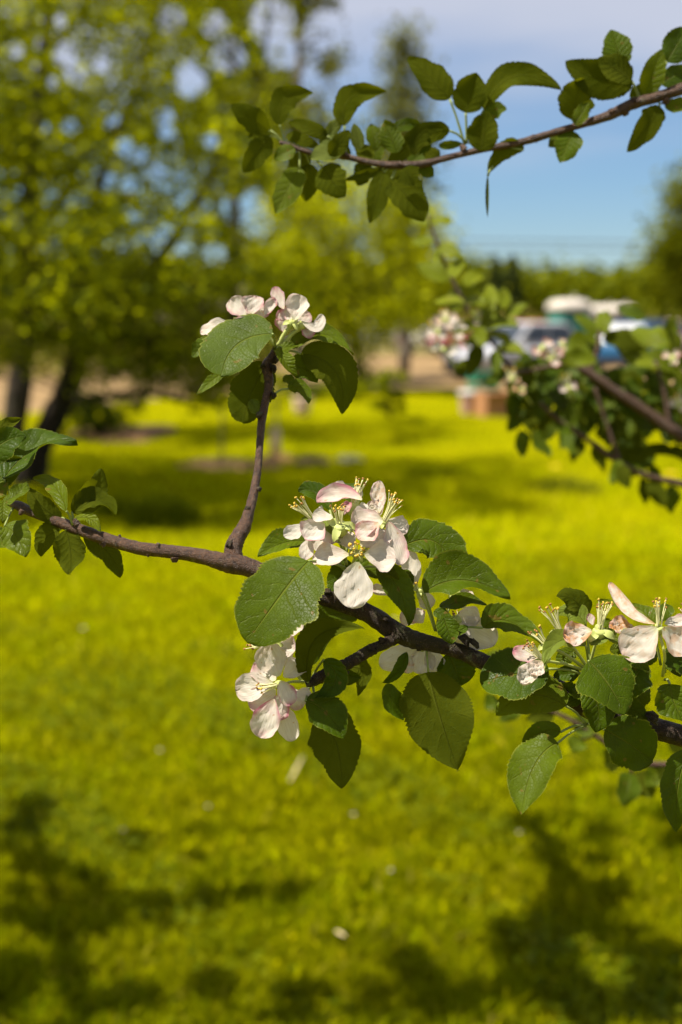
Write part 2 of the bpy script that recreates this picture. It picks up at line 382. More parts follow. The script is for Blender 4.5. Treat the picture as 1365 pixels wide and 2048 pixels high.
def blade_mesh(name, b, t, wpx, d, f=(0, 0.45), mid=None, fold=0.15, cup=0.0, arch=0.0, twist=0.0, wave=0.16,
               prof='leaf', teeth=0.0, nl=20, nw=8, under=False, crinkle=0.0, notch=0.0, dz=0.0, edge_n=0.05, curl=0.0, mat=None, seed=0, skew=0.0, hang=None):
    """A leaf or petal. b, t, mid: where its base, tip and middle stand (photo pixels at depth d); f: slope of its
    plane (to the right, up); wpx: its width. Everything is built at its real size at depth d (+dz)."""
    rg = np.random.RandomState(seed)
    d = d + dz; px = d / FPX
    fx, fy = f
    R3 = np.array(CR); U3 = np.array(CU); B3 = -np.array(CF)
    Nrm = R3 * fx + U3 * fy + B3; Nrm /= np.linalg.norm(Nrm)
    dx = (t[0] - b[0]) * px; dy = -(t[1] - b[1]) * px
    base = np.array(P(b[0], b[1], d))
    def plane(x, y):                       # offset in the leaf plane for a photo offset
        q = R3 * x + U3 * y; return q + B3 * (-(x * fx + y * fy))
    tip = plane(dx, dy)
    L = math.hypot(dx, dy)
    lim = 1.25 * L                          # keep a steep plane from running away in depth
    zc = -(dx * fx + dy * fy)
    if abs(zc) > lim: tip = R3 * dx + U3 * dy + B3 * math.copysign(lim, zc)
    if mid is None: m_ = tip * 0.5
    else: m_ = plane((mid[0] - b[0]) * px, -(mid[1] - b[1]) * px)
    c_ = 2 * m_ - tip * 0.5
    s = np.linspace(0, 1, nl + 1)
    tt = s if prof != 'petal' else np.sin(s * np.pi / 2) ** 1.15
    C = np.outer(2 * tt * (1 - tt), c_) + np.outer(tt * tt, tip)
    T = np.outer(2 * (1 - 2 * tt), c_) + np.outer(2 * tt, tip); T /= (np.linalg.norm(T, axis=1, keepdims=True) + 1e-9)
    W0 = np.cross(T, Nrm); W0 /= (np.linalg.norm(W0, axis=1, keepdims=True) + 1e-9)
    # widen so that the width seen in the photo is wpx
    axis2 = np.array([dx, dy]) / (L + 1e-9); perp = R3 * axis2[1] - U3 * axis2[0]
    vis = abs(float(np.dot(W0[nl // 2], perp)))
    hwmax = wpx * px * 0.5 / max(0.45, vis)
    N0 = np.cross(W0, T)
    sgn = np.sign(np.sum(N0 * Nrm, axis=1, keepdims=True)); N0 = N0 * sgn
    ang = twist * (tt - 0.3)
    ca, sa = np.cos(ang)[:, None], np.sin(ang)[:, None]
    Wv = W0 * ca + N0 * sa; Nv = N0 * ca - W0 * sa
    Llen = float(np.linalg.norm(tip))
    C = C + Nv * (arch * Llen * 4 * tt * (1 - tt))[:, None]
    if curl: C = C + Nv * (-curl * Llen * np.clip(tt - 0.55, 0, 1) ** 2 * 3)[:, None]
    hw = PROF[prof](tt) * hwmax
    us = np.linspace(-1, 1, nw + 1)
    ph1, ph2 = rg.rand() * 6.28, rg.rand() * 6.28
    V = np.zeros((nl + 1, nw + 1, 3)); UV = np.zeros((nl + 1, nw + 1, 2))
    nteeth = max(10, int(Llen / px / 8))
    saw = ((tt * nteeth) % 1.0)
    k1 = rg.rand(6) * 6.28
    for j, u in enumerate(us):
        au = abs(u); hwj = hw * (1 + skew * np.sign(u)) if u else hw
        if teeth: hwj = hwj * (1 - teeth * (0.55 + 0.45 * np.sin(tt * 19 + k1[1])) * (1 - saw) * (au ** 6))
        hwj = hwj * (1 + (au ** 3) * edge_n * (np.sin(tt * 11 + (k1[4] if u < 0 else k1[5])) * .6 + np.sin(tt * 23 + k1[0] + (2 if u < 0 else 0)) * .4))
        tl = tt
        x = u * hwj * math.cos(fold); z = au * hwj * math.sin(fold) + cup * hwj * u * u
        ph = ph1 if u < 0 else ph2
        z = z + wave * hwmax * np.sin(tl * (7.0 + 2 * rg.rand() * 0) + ph) * au ** 2 * np.minimum(1, 4 * tl)
        if crinkle:
            z = z + crinkle * hwmax * (np.sin(9 * tl + 5 * u + k1[0]) * np.sin(7 * u + k1[1]) + 0.6 * np.sin(17 * tl - 8 * u + k1[2]) + 0.4 * np.sin(29 * tl + 13 * u + k1[3])) * np.minimum(1, 3 * tl)
        V[:, j] = C + Wv * x[:, None] + Nv * z[:, None]
        if notch and prof == 'petal':
            V[:, j] -= T * (notch * Llen * np.exp(-(u / 0.16) ** 2) * np.clip((tt - 0.8) / 0.2, 0, 1))[:, None]
        UV[:, j, 0] = (u + 1) / 2; UV[:, j, 1] = tt
    V = V.reshape(-1, 3) + base
    F = []; q = nw + 1
    for i in range(nl):
        for j in range(nw):
            a0 = i * q + j
            fc = (a0, a0 + 1, a0 + q + 1, a0 + q)
            F.append(fc)
    # orient so the upper face looks along Nrm (or away from it when the underside shows)
    v0, v1, v2 = V[F[len(F) // 2][0]], V[F[len(F) // 2][1]], V[F[len(F) // 2][2]]
    if (np.dot(np.cross(v1 - v0, v2 - v0), Nrm) > 0) == bool(under): F = [fc[::-1] for fc in F]
    return mesh(name, V, F, mat or M['leaf'], True, UV.reshape(-1, 2))

_sd = [100]
def leaf(par, d, b, t, wpx, stalk=None, yel=0.15, pale=0.0, hero=True, name='leaf', label=None, **kw):
    _sd[0] += 1
    kw.setdefault('seed', _sd[0]); kw.setdefault('prof', 'leaf')
    r = random.Random(_sd[0])
    kw.setdefault('arch', r.uniform(0.0, 0.07)); kw.setdefault('twist', r.uniform(-0.6, 0.6)); kw.setdefault('wave', r.uniform(0.10, 0.34)); kw.setdefault('edge_n', r.uniform(0.03, 0.11)); kw.setdefault('skew', r.uniform(-0.07, 0.07))
    if hero: kw.setdefault('nl', 76); kw.setdefault('nw', 10); kw.setdefault('teeth', 0.12)
    else: kw.setdefault('nl', 14); kw.setdefault('nw', 6)
    me = blade_mesh(name, b, t, wpx, d, **kw)
    o = link(name, me, par, (min(1, max(0, yel + r.uniform(-0.08, 0.14))), pale, r.random(), 1))
    if label: o['label'] = label
    if stalk is not None:
        dd = d + kw.get('dz', 0.0)
        p0 = P(stalk[0], stalk[1], d + (stalk[2] if len(stalk) > 2 else 0.004)); p1 = Vector(me.vertices[(kw['nw'] // 2)].co)
        rr = (2.4 if hero else 2.0) * d / FPX
        mdp = (p0 + p1) / 2 + Vector((0, 0, 0.0015))
        V, F = tube_data([(*p0, rr * 1.3), (*mdp, rr), (*p1, rr * 1.05)], 6, 3)
        link('petiole', mesh('petiole', V, F, M['stalk']), o)
    return o

def petal(par, d, b, t, wpx, pink=0.15, brown=0.08, name='petal', **kw):
    _sd[0] += 1; r = random.Random(_sd[0])
    kw.setdefault('seed', _sd[0]); kw.setdefault('prof', 'petal'); kw.setdefault('nl', 16); kw.setdefault('nw', 10)
    kw.setdefault('cup', r.uniform(0.15, 0.4)); kw.setdefault('fold', 0.05); kw.setdefault('crinkle', 0.07); kw.setdefault('wave', 0.16); kw.setdefault('edge_n', 0.09)
    kw.setdefault('arch', r.uniform(-0.10, 0.02))
    me = blade_mesh(name, b, t, wpx, d, mat=M['petal'], **kw)
    return link(name, me, par, (pink, brown, r.random(), 1))

def stamens(par, d, c, tipc, n=16, spread=0.45, dz=0.0, rpx=1.0, apx=2.6, brown=0.3, seed=1, fwd=0.0):
    """filaments fanning from the flower's heart c towards tipc, each with an anther"""
    rg = random.Random(seed); px = d / FPX
    c3 = P(c[0], c[1], d + dz); ax = P(tipc[0], tipc[1], d + dz - fwd * px) - c3; ln = ax.length; ax.normalize()
    s1 = ax.cross(CF).normalized(); s2 = ax.cross(s1)
    parts = []; heads = []; midx = []
    V = []; F = []
    for i in range(n):
        a = rg.uniform(0, 6.283); q = spread * math.sqrt(rg.random())
        dirv = (ax + s1 * (math.cos(a) * q) + s2 * (math.sin(a) * q)).normalized()
        l_ = ln * rg.uniform(0.72, 1.08)
        root = c3 + s1 * (math.cos(a) * 4.5 * px) + s2 * (math.sin(a) * 4.5 * px)
        m_ = root + (ax * 0.45 + dirv * 0.25).normalized() * l_ * 0.5
        e_ = m_ + (dirv + Vector((rg.uniform(-.12, .12), rg.uniform(-.12, .12), rg.uniform(-.12, .12)))).normalized() * l_ * 0.5
        v, f = tube_data([(*root, rpx * px * 1.1), (*m_, rpx * px), (*e_, rpx * px * 0.75)], 5, 3)
        o = len(V); V.extend(v); F.extend(tuple(x + o for x in q_) for q_ in f); midx.extend([0] * len(f))
        # anther: a small two-lobed bean
        mi = 2 if rg.random() < brown else 1
        e1 = Vector((rg.uniform(-1, 1), rg.uniform(-1, 1), rg.uniform(-1, 1))).normalized()
        r_ = apx * px * rg.uniform(0.75, 1.1)
        v, f = tube_data([(*(e_ - e1 * r_ * 1.1), r_ * 0.3), (*(e_ - e1 * r_ * 0.6), r_ * 0.8), (*e_, r_ * 0.66), (*(e_ + e1 * r_ * 0.6), r_ * 0.8), (*(e_ + e1 * r_ * 1.1), r_ * 0.3)], 6, 1)
        o = len(V); V.extend(v); F.extend(tuple(x + o for x in q_) for q_ in f); midx.extend([mi] * len(f))
    me = mesh('stamens', V, F, [M['filament'], M['anther'], M['anther_brown']], True, midx=midx)
    return link('stamens', me, par, kind='stuff')

def blossom(par, d, c, foot, petals, st=None, cup_r=11, stalk_r=3.0, dz=0.0, sepals=3, axis=None, pale=True, seed=0, label=None, st2=None, bend=None):
    """one flower: swollen calyx on a stalk (the part itself), with petals, sepals and stamens under it"""
    px = d / FPX; dd = d + dz
    c3 = P(c[0], c[1], dd); f3 = P(foot[0], foot[1], d + (foot[2] if len(foot) > 2 else 0.008))
    ax = (c3 - f3).normalized()
    m_ = (c3 + f3) / 2 + Vector((0, 0, 0.001)) if bend is None else P(bend[0], bend[1], dd)
    r = stalk_r * px; R = cup_r * px
    pts = [(*f3, r * 1.15), (*m_, r), (*(c3 - ax * R * 1.5), r * 1.05), (*(c3 - ax * R * 0.9), R * 0.72), (*(c3 - ax * R * 0.3), R * 0.85), (*(c3 + ax * R * 0.15), R * 0.75), (*(c3 + ax * R * 0.3), R * 0.35)]
    V, F = tube_data(pts, 10, 4)
    o = link('blossom', mesh('blossom', V, F, M['calyx'] if pale else M['stalk']), par)
    if label: o['label'] = label
    for p in petals:
        kw = dict(p[3]) if len(p) > 3 else {}
        kw['dz'] = kw.get('dz', 0.0) + dz
        petal(o, d, p[0], p[1], p[2], **kw)
    rg = random.Random(seed)
    for k in range(sepals):
        a = 2.1 * k + seed
        t_ = (c[0] + math.cos(a) * cup_r * 1.9, c[1] + math.sin(a) * cup_r * 1.3 + cup_r * 0.5)
        me = blade_mesh('sepal', c, t_, cup_r * 0.9, d, f=(0.2 * math.cos(a), 0.4), prof='narrow', nl=8, nw=4, dz=dz - 0.0005, arch=0.2, mat=M['calyx'], seed=k)
        link('sepal', me, o)
    for k, s_ in enumerate((st, st2)):
        if s_: kw = dict(s_[1]); kw.setdefault('dz', 0.0); kw['dz'] += dz; stamens(o, d, c if 'c' not in kw else kw.pop('c'), s_[0], seed=seed * 7 + k + 1, **kw)
    return o

def limb(par, d, pts, mat, ring=12, sub=6, rough=0.10, seed=3, name='limb', knobs=()):
    """woody stem through pixel points (x, y, radius, depth offset)"""
    P4 = []
    for p in pts:
        dd = d + (p[3] if len(p) > 3 else 0.0); q = P(p[0], p[1], dd); P4.append((*q, p[2] * dd / FPX))
    parts = [tube_data(P4, ring, sub, rough, seed)]
    for i, kpt in enumerate(knobs):              # bud scars and little knobs on the bark
        x, y, r_, dxk, dyk = kpt
        q = P(x, y, d - r_ * 0.2 * d / FPX); e = P(x + dxk, y + dyk, d - r_ * 0.2 * d / FPX); m_ = (q + e) / 2
        s_ = d / FPX
        parts.append(tube_data([(*q, r_ * 1.25 * s_), (*m_, r_ * s_), (*e, r_ * 0.7 * s_)], 9, 3, 0.22, seed + i))
    V, F = merge(parts)
    return link(name, mesh(name, V, F, mat), par)

# ------------------------------------------------------------------ the setting: ground, gravel lot, lawn
M['lawn'] = m_lawn(); M['blade'] = m_grass_blade('shade_tinted_grass', 0.64, 1.15); M['blade_lit'] = m_grass_blade('light_tinted_grass', 1.55, 1.09)  # near blades carry painted shade, far blades painted brightness; same lawn grass
M['gravel'] = m_ground('gravel', (0.185, 0.12, 0.05), (0.24, 0.16, 0.075), (0.13, 0.085, 0.03), 0.35)
M['field'] = m_ground('dry_field', (0.20, 0.19, 0.05), (0.34, 0.27, 0.11), (0.14, 0.15, 0.03), 0.06)
M['mulch'] = m_ground('mulch', (0.13, 0.07, 0.03), (0.22, 0.13, 0.06), (0.06, 0.035, 0.02), 3.0)
M['bare'] = m_ground('bare_soil', (0.28, 0.16, 0.06), (0.40, 0.25, 0.11), (0.16, 0.11, 0.02), 2.0)

def sheet(name, poly, z, mat, kind='structure'):
    me = mesh(name, [(p[0], p[1], z) for p in poly], [tuple(range(len(poly)))], mat, False)
    o = link(name, me); o['kind'] = kind; return o
sheet('field', [(-900, -60), (900, -60), (900, 1800), (-900, 1800)], -0.10, M['field'])
edge = [(-700, 850), (-250, 838), (0, 826), (120, 818), (230, 806), (340, 793), (450, 786), (600, 781), (700, 777), (800, 773), (900, 775), (1000, 778), (1150, 776), (1400, 772), (1900, 768)]
epts = [G(x, y) for x, y in edge]
sheet('gravel_lot', [(-70, 10), (70, 10), (70, 60), (30, 63), (-10, 66), (-70, 62)], -0.055, M['gravel'])
# lawn: gently uneven grid clipped along its far edge
ex = np.array([p.x for p in epts]); ey = np.array([p.y for p in epts])
def lawn_far(x): return float(np.interp(x, ex, ey))
V = []; F = []; nx, ny = 90, 70
xs = np.linspace(-26, 40, nx + 1)
def lawn_z(x, y):
    return 0.025 * math.sin(x * 0.9 + 1.3) * math.sin(y * 0.7) + 0.02 * math.sin(x * 2.1 + y * 1.3)
for j in range(ny + 1):
    s = j / ny
    for i in range(nx + 1):
        x = xs[i]; far = lawn_far(x) + 0.35 * math.sin(x * 3.1) + 0.2 * math.sin(x * 7.3 + 1)
        y = -8 + (far + 8) * s ** 1.15
        V.append((x, y, lawn_z(x, y) + (0.0 if j < ny else -0.05)))
        if i and j:
            a = j * (nx + 1) + i; F.append((a - nx - 2, a - nx - 1, a, a - 1))
lawn = link('lawn', mesh('lawn', V, F, M['lawn'])); lawn['kind'] = 'structure'

def patch(name, cx, cy, rx, ry, z, mat, seed):
    c = G(cx, cy); r = random.Random(seed); pts = []
    for k in range(26):
        a = 2 * math.pi * k / 26; q = 1 + 0.18 * math.sin(3 * a + seed) + r.uniform(-0.08, 0.08)
        pts.append((c.x + rx * math.cos(a) * q, c.y + ry * math.sin(a) * q))
    V = [(c.x, c.y, z + 0.03)] + [(x, y, z) for x, y in pts] + [(x * 1.0 + (x - c.x) * 0.06, y + (y - c.y) * 0.06, -0.02) for x, y in pts]
    n = len(pts); F = []
    for k in range(n):
        k2 = (k + 1) % n
        F.append((0, 1 + k, 1 + k2)); F.append((1 + k, 1 + n + k, 1 + n + k2, 1 + k2))
    o = link(name, mesh(name, V, F, mat)); o['kind'] = 'structure'; return o
patch('mulch_bed', 448, 931, 0.46, 0.42, 0.030, M['bare'], 2)
patch('mulch_bed', 250, 868, 0.62, 1.1, 0.040, M['mulch'], 5)
patch('mulch_bed', 555, 918, 0.16, 0.32, 0.030, M['bare'], 9)

# grass blades: near lawn blade by blade, thinning and coarsening with distance
def grass(name, n, y0, y1, hmin, hmax, wmul, seed, falloff, keep=None, xr=None, mat='blade'):
    rg = np.random.RandomState(seed)
    u = rg.rand(n); y = 1 / ((1 - u) / y0 + u / y1) if falloff else y0 + (y1 - y0) * u
    half = y * 0.245 + 0.7
    x = (rg.rand(n) * 2 - 1) * half if xr is None else xr[0] + rg.rand(n) * (xr[1] - xr[0])
    # tufts: pull blades towards random centres
    cx_, cy_ = np.floor(x * 9), np.floor(y * 9); hs = np.sin(cx_ * 127.1 + cy_ * 311.7) * 43758.5453; hs -= np.floor(hs); h2 = np.sin(cx_ * 269.5 + cy_ * 183.3) * 43758.5453; h2 -= np.floor(h2)
    tx = (cx_ + hs) / 9; ty = (cy_ + h2) / 9
    k = rg.rand(n) * 0.22; x = x + (tx - x) * k; y = y + (ty - y) * k
    h = (hmin + (hmax - hmin) * rg.rand(n) ** 1.6) * (0.8 + 0.4 * hs)
    wd = h * 0.055 * wmul * (0.7 + 0.6 * rg.rand(n))
    a = rg.rand(n) * 6.283; lean = rg.rand(n) * 1.0 + 0.15; la = rg.rand(n) * 6.283
    z0 = 0.025 * np.sin(x * 0.9 + 1.3) * np.sin(y * 0.7) + 0.02 * np.sin(x * 2.1 + y * 1.3) - 0.004
    px, py = np.cos(a) * wd, np.sin(a) * wd
    mx_, my_ = np.cos(la) * lean * h * 0.3, np.sin(la) * lean * h * 0.3
    V = np.zeros((n, 5, 3))
    V[:, 0] = np.stack([x - px, y - py, z0], 1); V[:, 1] = np.stack([x + px, y + py, z0], 1)
    V[:, 2] = np.stack([x + mx_ - px * .8, y + my_ - py * .8, z0 + h * 0.55], 1); V[:, 3] = np.stack([x + mx_ + px * .8, y + my_ + py * .8, z0 + h * 0.55], 1)
    V[:, 4] = np.stack([x + mx_ * 3.0, y + my_ * 3.0, z0 + h * (1.05 - 0.35 * lean)], 1)
    if keep is not None:
        V = V[keep(x, y)]; n = len(V)
    o = np.arange(n)[:, None] * 5
    F = np.concatenate([np.hstack([o, o + 1, o + 3]), np.hstack([o, o + 3, o + 2]), np.hstack([o + 2, o + 3, o + 4])])
    ob = link(name, tri_mesh(name, V.reshape(-1, 3), F, M[mat]))
    return ob
def on_lawn(x, y):
    far = np.interp(x, ex, ey) - 0.3
    ok = y < far
    for cx, cy, rx, ry in ((448, 931, 0.42, 0.38), (250, 868, 0.58, 1.0)):
        c = G(cx, cy); ok &= ((x - c.x) / rx) ** 2 + ((y - c.y) / ry) ** 2 > 0.35 + 0.75 * np.abs(np.sin(x * 53.7 + y * 91.3)) * np.abs(np.sin(x * 7 - y * 5))
    return ok
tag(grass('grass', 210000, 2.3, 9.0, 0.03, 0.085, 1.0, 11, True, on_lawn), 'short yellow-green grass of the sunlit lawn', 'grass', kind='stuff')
tag(grass('grass', 250000, 2.8, 34.0, 0.03, 0.07, 2.0, 12, True, lambda x, y: on_lawn(x, y) & (np.abs(np.sin(x * 917.3 + y * 613.1)) < np.clip((y - 2.8) / 4.0, 0.05, 1.0)), mat='blade_lit'), 'yellow-green grass of the far half of the lawn', 'grass', kind='stuff')

# clover and broad-leaved weeds in patches among the grass
def clover(n, seed):
    rg = np.random.RandomState(seed); u = rg.rand(n); y = 1 / ((1 - u) / 2.3 + u / 11.0); x = (rg.rand(n) * 2 - 1) * (y * .245 + .9)
    f = np.sin(x * 3.1 + 1.7 * np.sin(y * 1.3)) * np.sin(y * 2.3 + 2.1 * np.sin(x * 1.7)) + .35 * np.sin(x * 9 + y * 7); k = f + .5 * rg.rand(n) > .45
    x, y = x[k], y[k]; n = len(x); z = .015 + .04 * rg.rand(n); a = rg.rand(n) * 6.283; s_ = .006 + .009 * rg.rand(n); tl = (rg.rand(n) - .5) * .9
    A = np.stack([np.cos(a), np.sin(a), tl], 1) * s_[:, None]; Bv = np.stack([-np.sin(a), np.cos(a), (rg.rand(n) - .5) * .9], 1) * s_[:, None] * .75; X = np.stack([x, y, z], 1)
    V = np.stack([X - A, X - A * .2 + Bv, X + A, X - A * .2 - Bv], 1); o = np.arange(n)[:, None] * 4
    F = np.concatenate([np.hstack([o, o + 1, o + 2]), np.hstack([o, o + 2, o + 3])])
    return link('clover', tri_mesh('clover', V.reshape(-1, 3), F, M['clover']))
M['clover'] = m_foliage('clover_leaves', (0.06, 0.09, 0.0008), (0.18, 0.195, 0.001), (0.26, 0.28, 0.0008), 0.3)
tag(clover(100000, 15), 'patches of clover and broad-leaved weeds in the near lawn', 'clover', kind='stuff')

# ------------------------------------------------------------------ background trees
M['fol_apple'] = m_foliage('apple_foliage', (0.020, 0.042, 0.001), (0.25, 0.285, 0.002), (0.66, 0.70, 0.002), 0.44)
M['fol_dark'] = m_foliage('dark_foliage', (0.014, 0.032, 0.001), (0.12, 0.15, 0.003), (0.26, 0.32, 0.002), 0.38)
M['fol_lime'] = m_foliage('lime_foliage', (0.08, 0.11, 0.001), (0.44, 0.46, 0.002), (0.80, 0.82, 0.002), 0.45)
M['fol_pale'] = m_foliage('pale_foliage', (0.08, 0.10, 0.012), (0.20, 0.20, 0.03), (0.30, 0.30, 0.02), 0.35)
M['fol_wood'] = m_foliage('woodland_foliage', (0.06, 0.085, 0.001), (0.19, 0.205, 0.002), (0.30, 0.32, 0.002), 0.3)
M['fol_con'] = m_foliage('conifer_foliage', (0.03, 0.05, 0.010), (0.075, 0.085, 0.018), (0.06, 0.08, 0.01), 0.2)
M['blossom_far'] = m_foliage('far_blossom', (0.46, 0.38, 0.28), (0.60, 0.53, 0.44), (0.5, 0.42, 0.3), 0.35)

GAPS = [(340, 40, 30), (430, 50, 26), (545, 45, 45), (560, 105, 35), (460, 110, 38), (385, 150, 30), (385, 165, 30), (30, 100, 18), (130, 105, 24), (150, 142, 22), (107, 165, 14), (205, 130, 18),
        (228, 250, 20), (137, 255, 16), (85, 257, 14), (330, 235, 18), (333, 262, 16), (250, 297, 18), (280, 310, 16), (425, 282, 16), (205, 360, 22), (315, 345, 14), (470, 420, 28), (515, 440, 34), (325, 478, 24), (368, 497, 16), (430, 510, 22), (255, 370, 12), (510, 400, 22), (610, 110, 40), (650, 60, 40), (690, 190, 45), (120, 40, 12), (270, 435, 12), (620, 170, 30)]
GAPS_T = [(92, 40, 14), (88, 90, 14), (82, 140, 14), (77, 190, 14), (72, 240, 14), (67, 290, 13), (62, 340, 13), (59, 390, 13), (58, 440, 13), (58, 500, 13), (58, 560, 13), (55, 620, 13), (50, 680, 13)]
def project(V):
    D = V - np.array(CAM); d = D @ np.array(CF)
    return 682.5 + D @ np.array(CR) / d * FPX, 1024 - D @ np.array(CU) / d * FPX
def foliage(name, par, centers, radii, per, size, mat, seed, up=0.5, gaps=None, flat=0.8, gapk=0.9, asp=0.6, hang=0.0):
    """leaf-sized faces scattered through clumps"""
    rg = np.random.RandomState(seed); C = np.array([tuple(c) for c in centers]); R = np.array(radii)
    n = len(C) * per
    idx = np.repeat(np.arange(len(C)), per)
    g = rg.normal(size=(n, 3)) * 0.5; g[:, 2] *= flat
    if hang: g[:, 2] -= np.abs(rg.normal(size=n)) * hang
    X = C[idx] + g * R[idx][:, None]
    if gaps is not None:
        px, py = project(X); keep = np.ones(n, bool)
        for gx, gy, gr in gaps:
            keep &= ~(((px - gx) ** 2 + (py - gy) ** 2 < (gr * 1.05) ** 2) & (rg.rand(n) < gapk))
        X = X[keep]; n = len(X)
    X = X[X[:, 2] > 0.05]; n = len(X)
    N = rg.normal(size=(n, 3)); N[:, 2] = np.abs(N[:, 2]) + up; N /= np.linalg.norm(N, axis=1, keepdims=True)
    A = np.cross(N, rg.normal(size=(n, 3))); A /= np.linalg.norm(A, axis=1, keepdims=True); B = np.cross(N, A)
    s = size * (0.6 + 0.8 * rg.rand(n))[:, None]
    V = np.zeros((n, 4, 3)); V[:, 0] = X - A * s; V[:, 1] = X + B * s * asp + N * s * 0.15; V[:, 2] = X + A * s; V[:, 3] = X - B * s * asp + N * s * 0.15
    o = np.arange(n)[:, None] * 4
    F = np.concatenate([np.hstack([o, o + 1, o + 2]), np.hstack([o, o + 2, o + 3])])
    return link(name, tri_mesh(name, V.reshape(-1, 3), F, mat), par, kind='stuff')
def wood(name, par, pts, mat, ring=8, sub=4, rough=0.12, seed=1):
    V, F = tube_data(pts, ring, sub, rough, seed); return link(name, mesh(name, V, F, mat), par)
def twigs(par, centers, limbs, mat, r, seed, every=1):
    """thin twigs from the limbs out to the leaf clumps"""
    rg = random.Random(seed); pts = [Vector(p[:3]) for l in limbs for p in catmull(l, 4)]
    parts = []
    for c in centers[::every]:
        c = Vector(c); best = min(pts, key=lambda p: (p - c).length_squared * (1 + 0.6 * (p.z > c.z)))
        m_ = (c + best) / 2 + Vector((rg.uniform(-.1, .1), rg.uniform(-.1, .1), rg.uniform(0.0, .15))) * (c - best).length
        parts.append(tube_data([(*best, r), (*m_, r * 0.6), (*c, r * 0.25)], 5, 3))
    V, F = merge(parts); return link('twigs', mesh('twigs', V, F, mat), par, kind='stuff')
def pd(x, y, d, r): return (*P(x, y, d), r)

# -- the leaning apple tree at the left
D1 = 13.2
t1 = empty('apple_tree', G(58, 962), 'leaning apple tree with dark forked trunk standing at the left of the lawn', 'tree')
g0 = G(58, 962)
trunk1 = [(g0.x, g0.y, -0.1, 0.17), pd(75, 905, D1, 0.125), pd(108, 835, D1, 0.115), pd(140, 765, D1, 0.12), pd(160, 705, D1 - 0.05, 0.11)]
wood('trunk', t1, trunk1, M['treebark'], 12)
limbs1 = [[pd(155, 718, D1, 0.09), pd(205, 650, D1 - .2, 0.075), pd(275, 575, D1 - .5, 0.06), pd(345, 480, D1 - .8, 0.045), pd(430, 340, D1 - 1.0, 0.03), pd(520, 170, D1 - 1.0, 0.02)],
          [pd(157, 712, D1, 0.09), pd(150, 620, D1 + .1, 0.075), pd(170, 480, D1 + .2, 0.06), pd(215, 320, D1 + .3, 0.045), pd(290, 130, D1, 0.03), pd(330, -60, D1 - .2, 0.02)],
          [pd(140, 790, D1, 0.055), pd(190, 797, D1 - .3, 0.04), pd(270, 785, D1 - .7, 0.032), pd(345, 796, D1 - 1.0, 0.024), pd(420, 812, D1 - 1.2, 0.012)],
          [pd(205, 650, D1 - .2, 0.05), pd(290, 690, D1 - .9, 0.04), pd(380, 720, D1 - 1.5, 0.025), pd(450, 700, D1 - 1.8, 0.012)],
          [pd(275, 575, D1 - .5, 0.045), pd(400, 560, D1 - .9, 0.035), pd(520, 600, D1 - 1.3, 0.02), pd(600, 640, D1 - 1.5, 0.01)],
          [pd(150, 620, D1, 0.06), pd(60, 520, D1 - .9, 0.05), pd(-60, 380, D1 - 1.4, 0.03), pd(-150, 250, D1 - 1.5, 0.02)]]
for k, l in enumerate(limbs1): wood('limb', t1, l, M['treebark'], 8, 4, 0.12, k)
rg = random.Random(4)
cen = []; rad = []
for k in range(760):
    x = rg.uniform(-560, 560); y = rg.uniform(-330, 690)
    if y > 560 and (-120 < x < 40 or rg.random() < 0.35): continue
    if x > 430 and y < 330 and rg.random() < 0.35: continue
    if y > 640 and x > 430: continue
    d = D1 + rg.uniform(-3.6, 1.5); cen.append(P(x, y, d)); rad.append(rg.uniform(0.22, 0.40))
for x, y in ((230, 690), (300, 720), (360, 690), (420, 705), (470, 650), (500, 610), (390, 640), (330, 660), (250, 730), (310, 770), (380, 775), (405, 790), (190, 740), (550, 560), (570, 620), (610, 580), (100, 640), (60, 660), (20, 640), (-40, 660), (130, 600), (210, 600), (270, 610), (280, 640), (340, 740), (420, 760), (450, 740), (180, 690), (240, 660), (480, 700), (510, 660), (100, 690), (20, 700), (370, 730), (300, 700)):
    for q in range(2): cen.append(P(x + rg.uniform(-20, 20), y + rg.uniform(-15, 15), D1 - rg.uniform(.4, 1.8))); rad.append(0.24)
foliage('crown', t1, cen, rad, 106, 0.032, M['fol_apple'], 21, gaps=GAPS + GAPS_T)
twigs(t1, cen, limbs1, M['treebark'], 0.010, 5, 2)
bc = [P(x, y, D1 - 1.5) for x, y in ((420, 605), (435, 610), (488, 580), (497, 588), (322, 632), (412, 622), (265, 395), (75, 270), (60, 45))]
foliage('flowers', t1, bc, [0.05] * len(bc), 26, 0.026, M['blossom_far'], 22)

# -- the second, straighter tree behind it
D2 = 17.5
g0 = AT(22, D2)
t2 = empty('apple_tree', g0, 'tall dark-trunked tree rising straight at the far left edge', 'tree')
trunk2 = [(g0.x, g0.y, -0.1, 0.20), pd(28, 850, D2, 0.16), pd(45, 730, D2, 0.135), pd(58, 600, D2, 0.125), pd(58, 420, D2, 0.11), pd(72, 260, D2, 0.10), pd(92, 100, D2, 0.085), pd(105, -60, D2, 0.07), pd(110, -200, D2, 0.05)]
wood('trunk', t2, trunk2, M['treebark'], 12)
limbs2 = [[pd(58, 500, D2, 0.06), pd(130, 380, D2, 0.05), pd(230, 200, D2 + .3, 0.035), pd(300, 60, D2 + .5, 0.02)],
          [pd(70, 300, D2, 0.06), pd(10, 180, D2 - .3, 0.04), pd(-40, 60, D2 - .5, 0.02)],
          [pd(45, 740, D2, 0.05), pd(0, 680, D2 - .5, 0.04), pd(-60, 640, D2 - .8, 0.02)],
          [pd(90, 110, D2, 0.05), pd(230, -30, D2 + .5, 0.03), pd(420, -120, D2 + .8, 0.02)]]
for k, l in enumerate(limbs2): wood('limb', t2, l, M['treebark'], 8, 4, 0.12, k + 9)
cen = []; rad = []
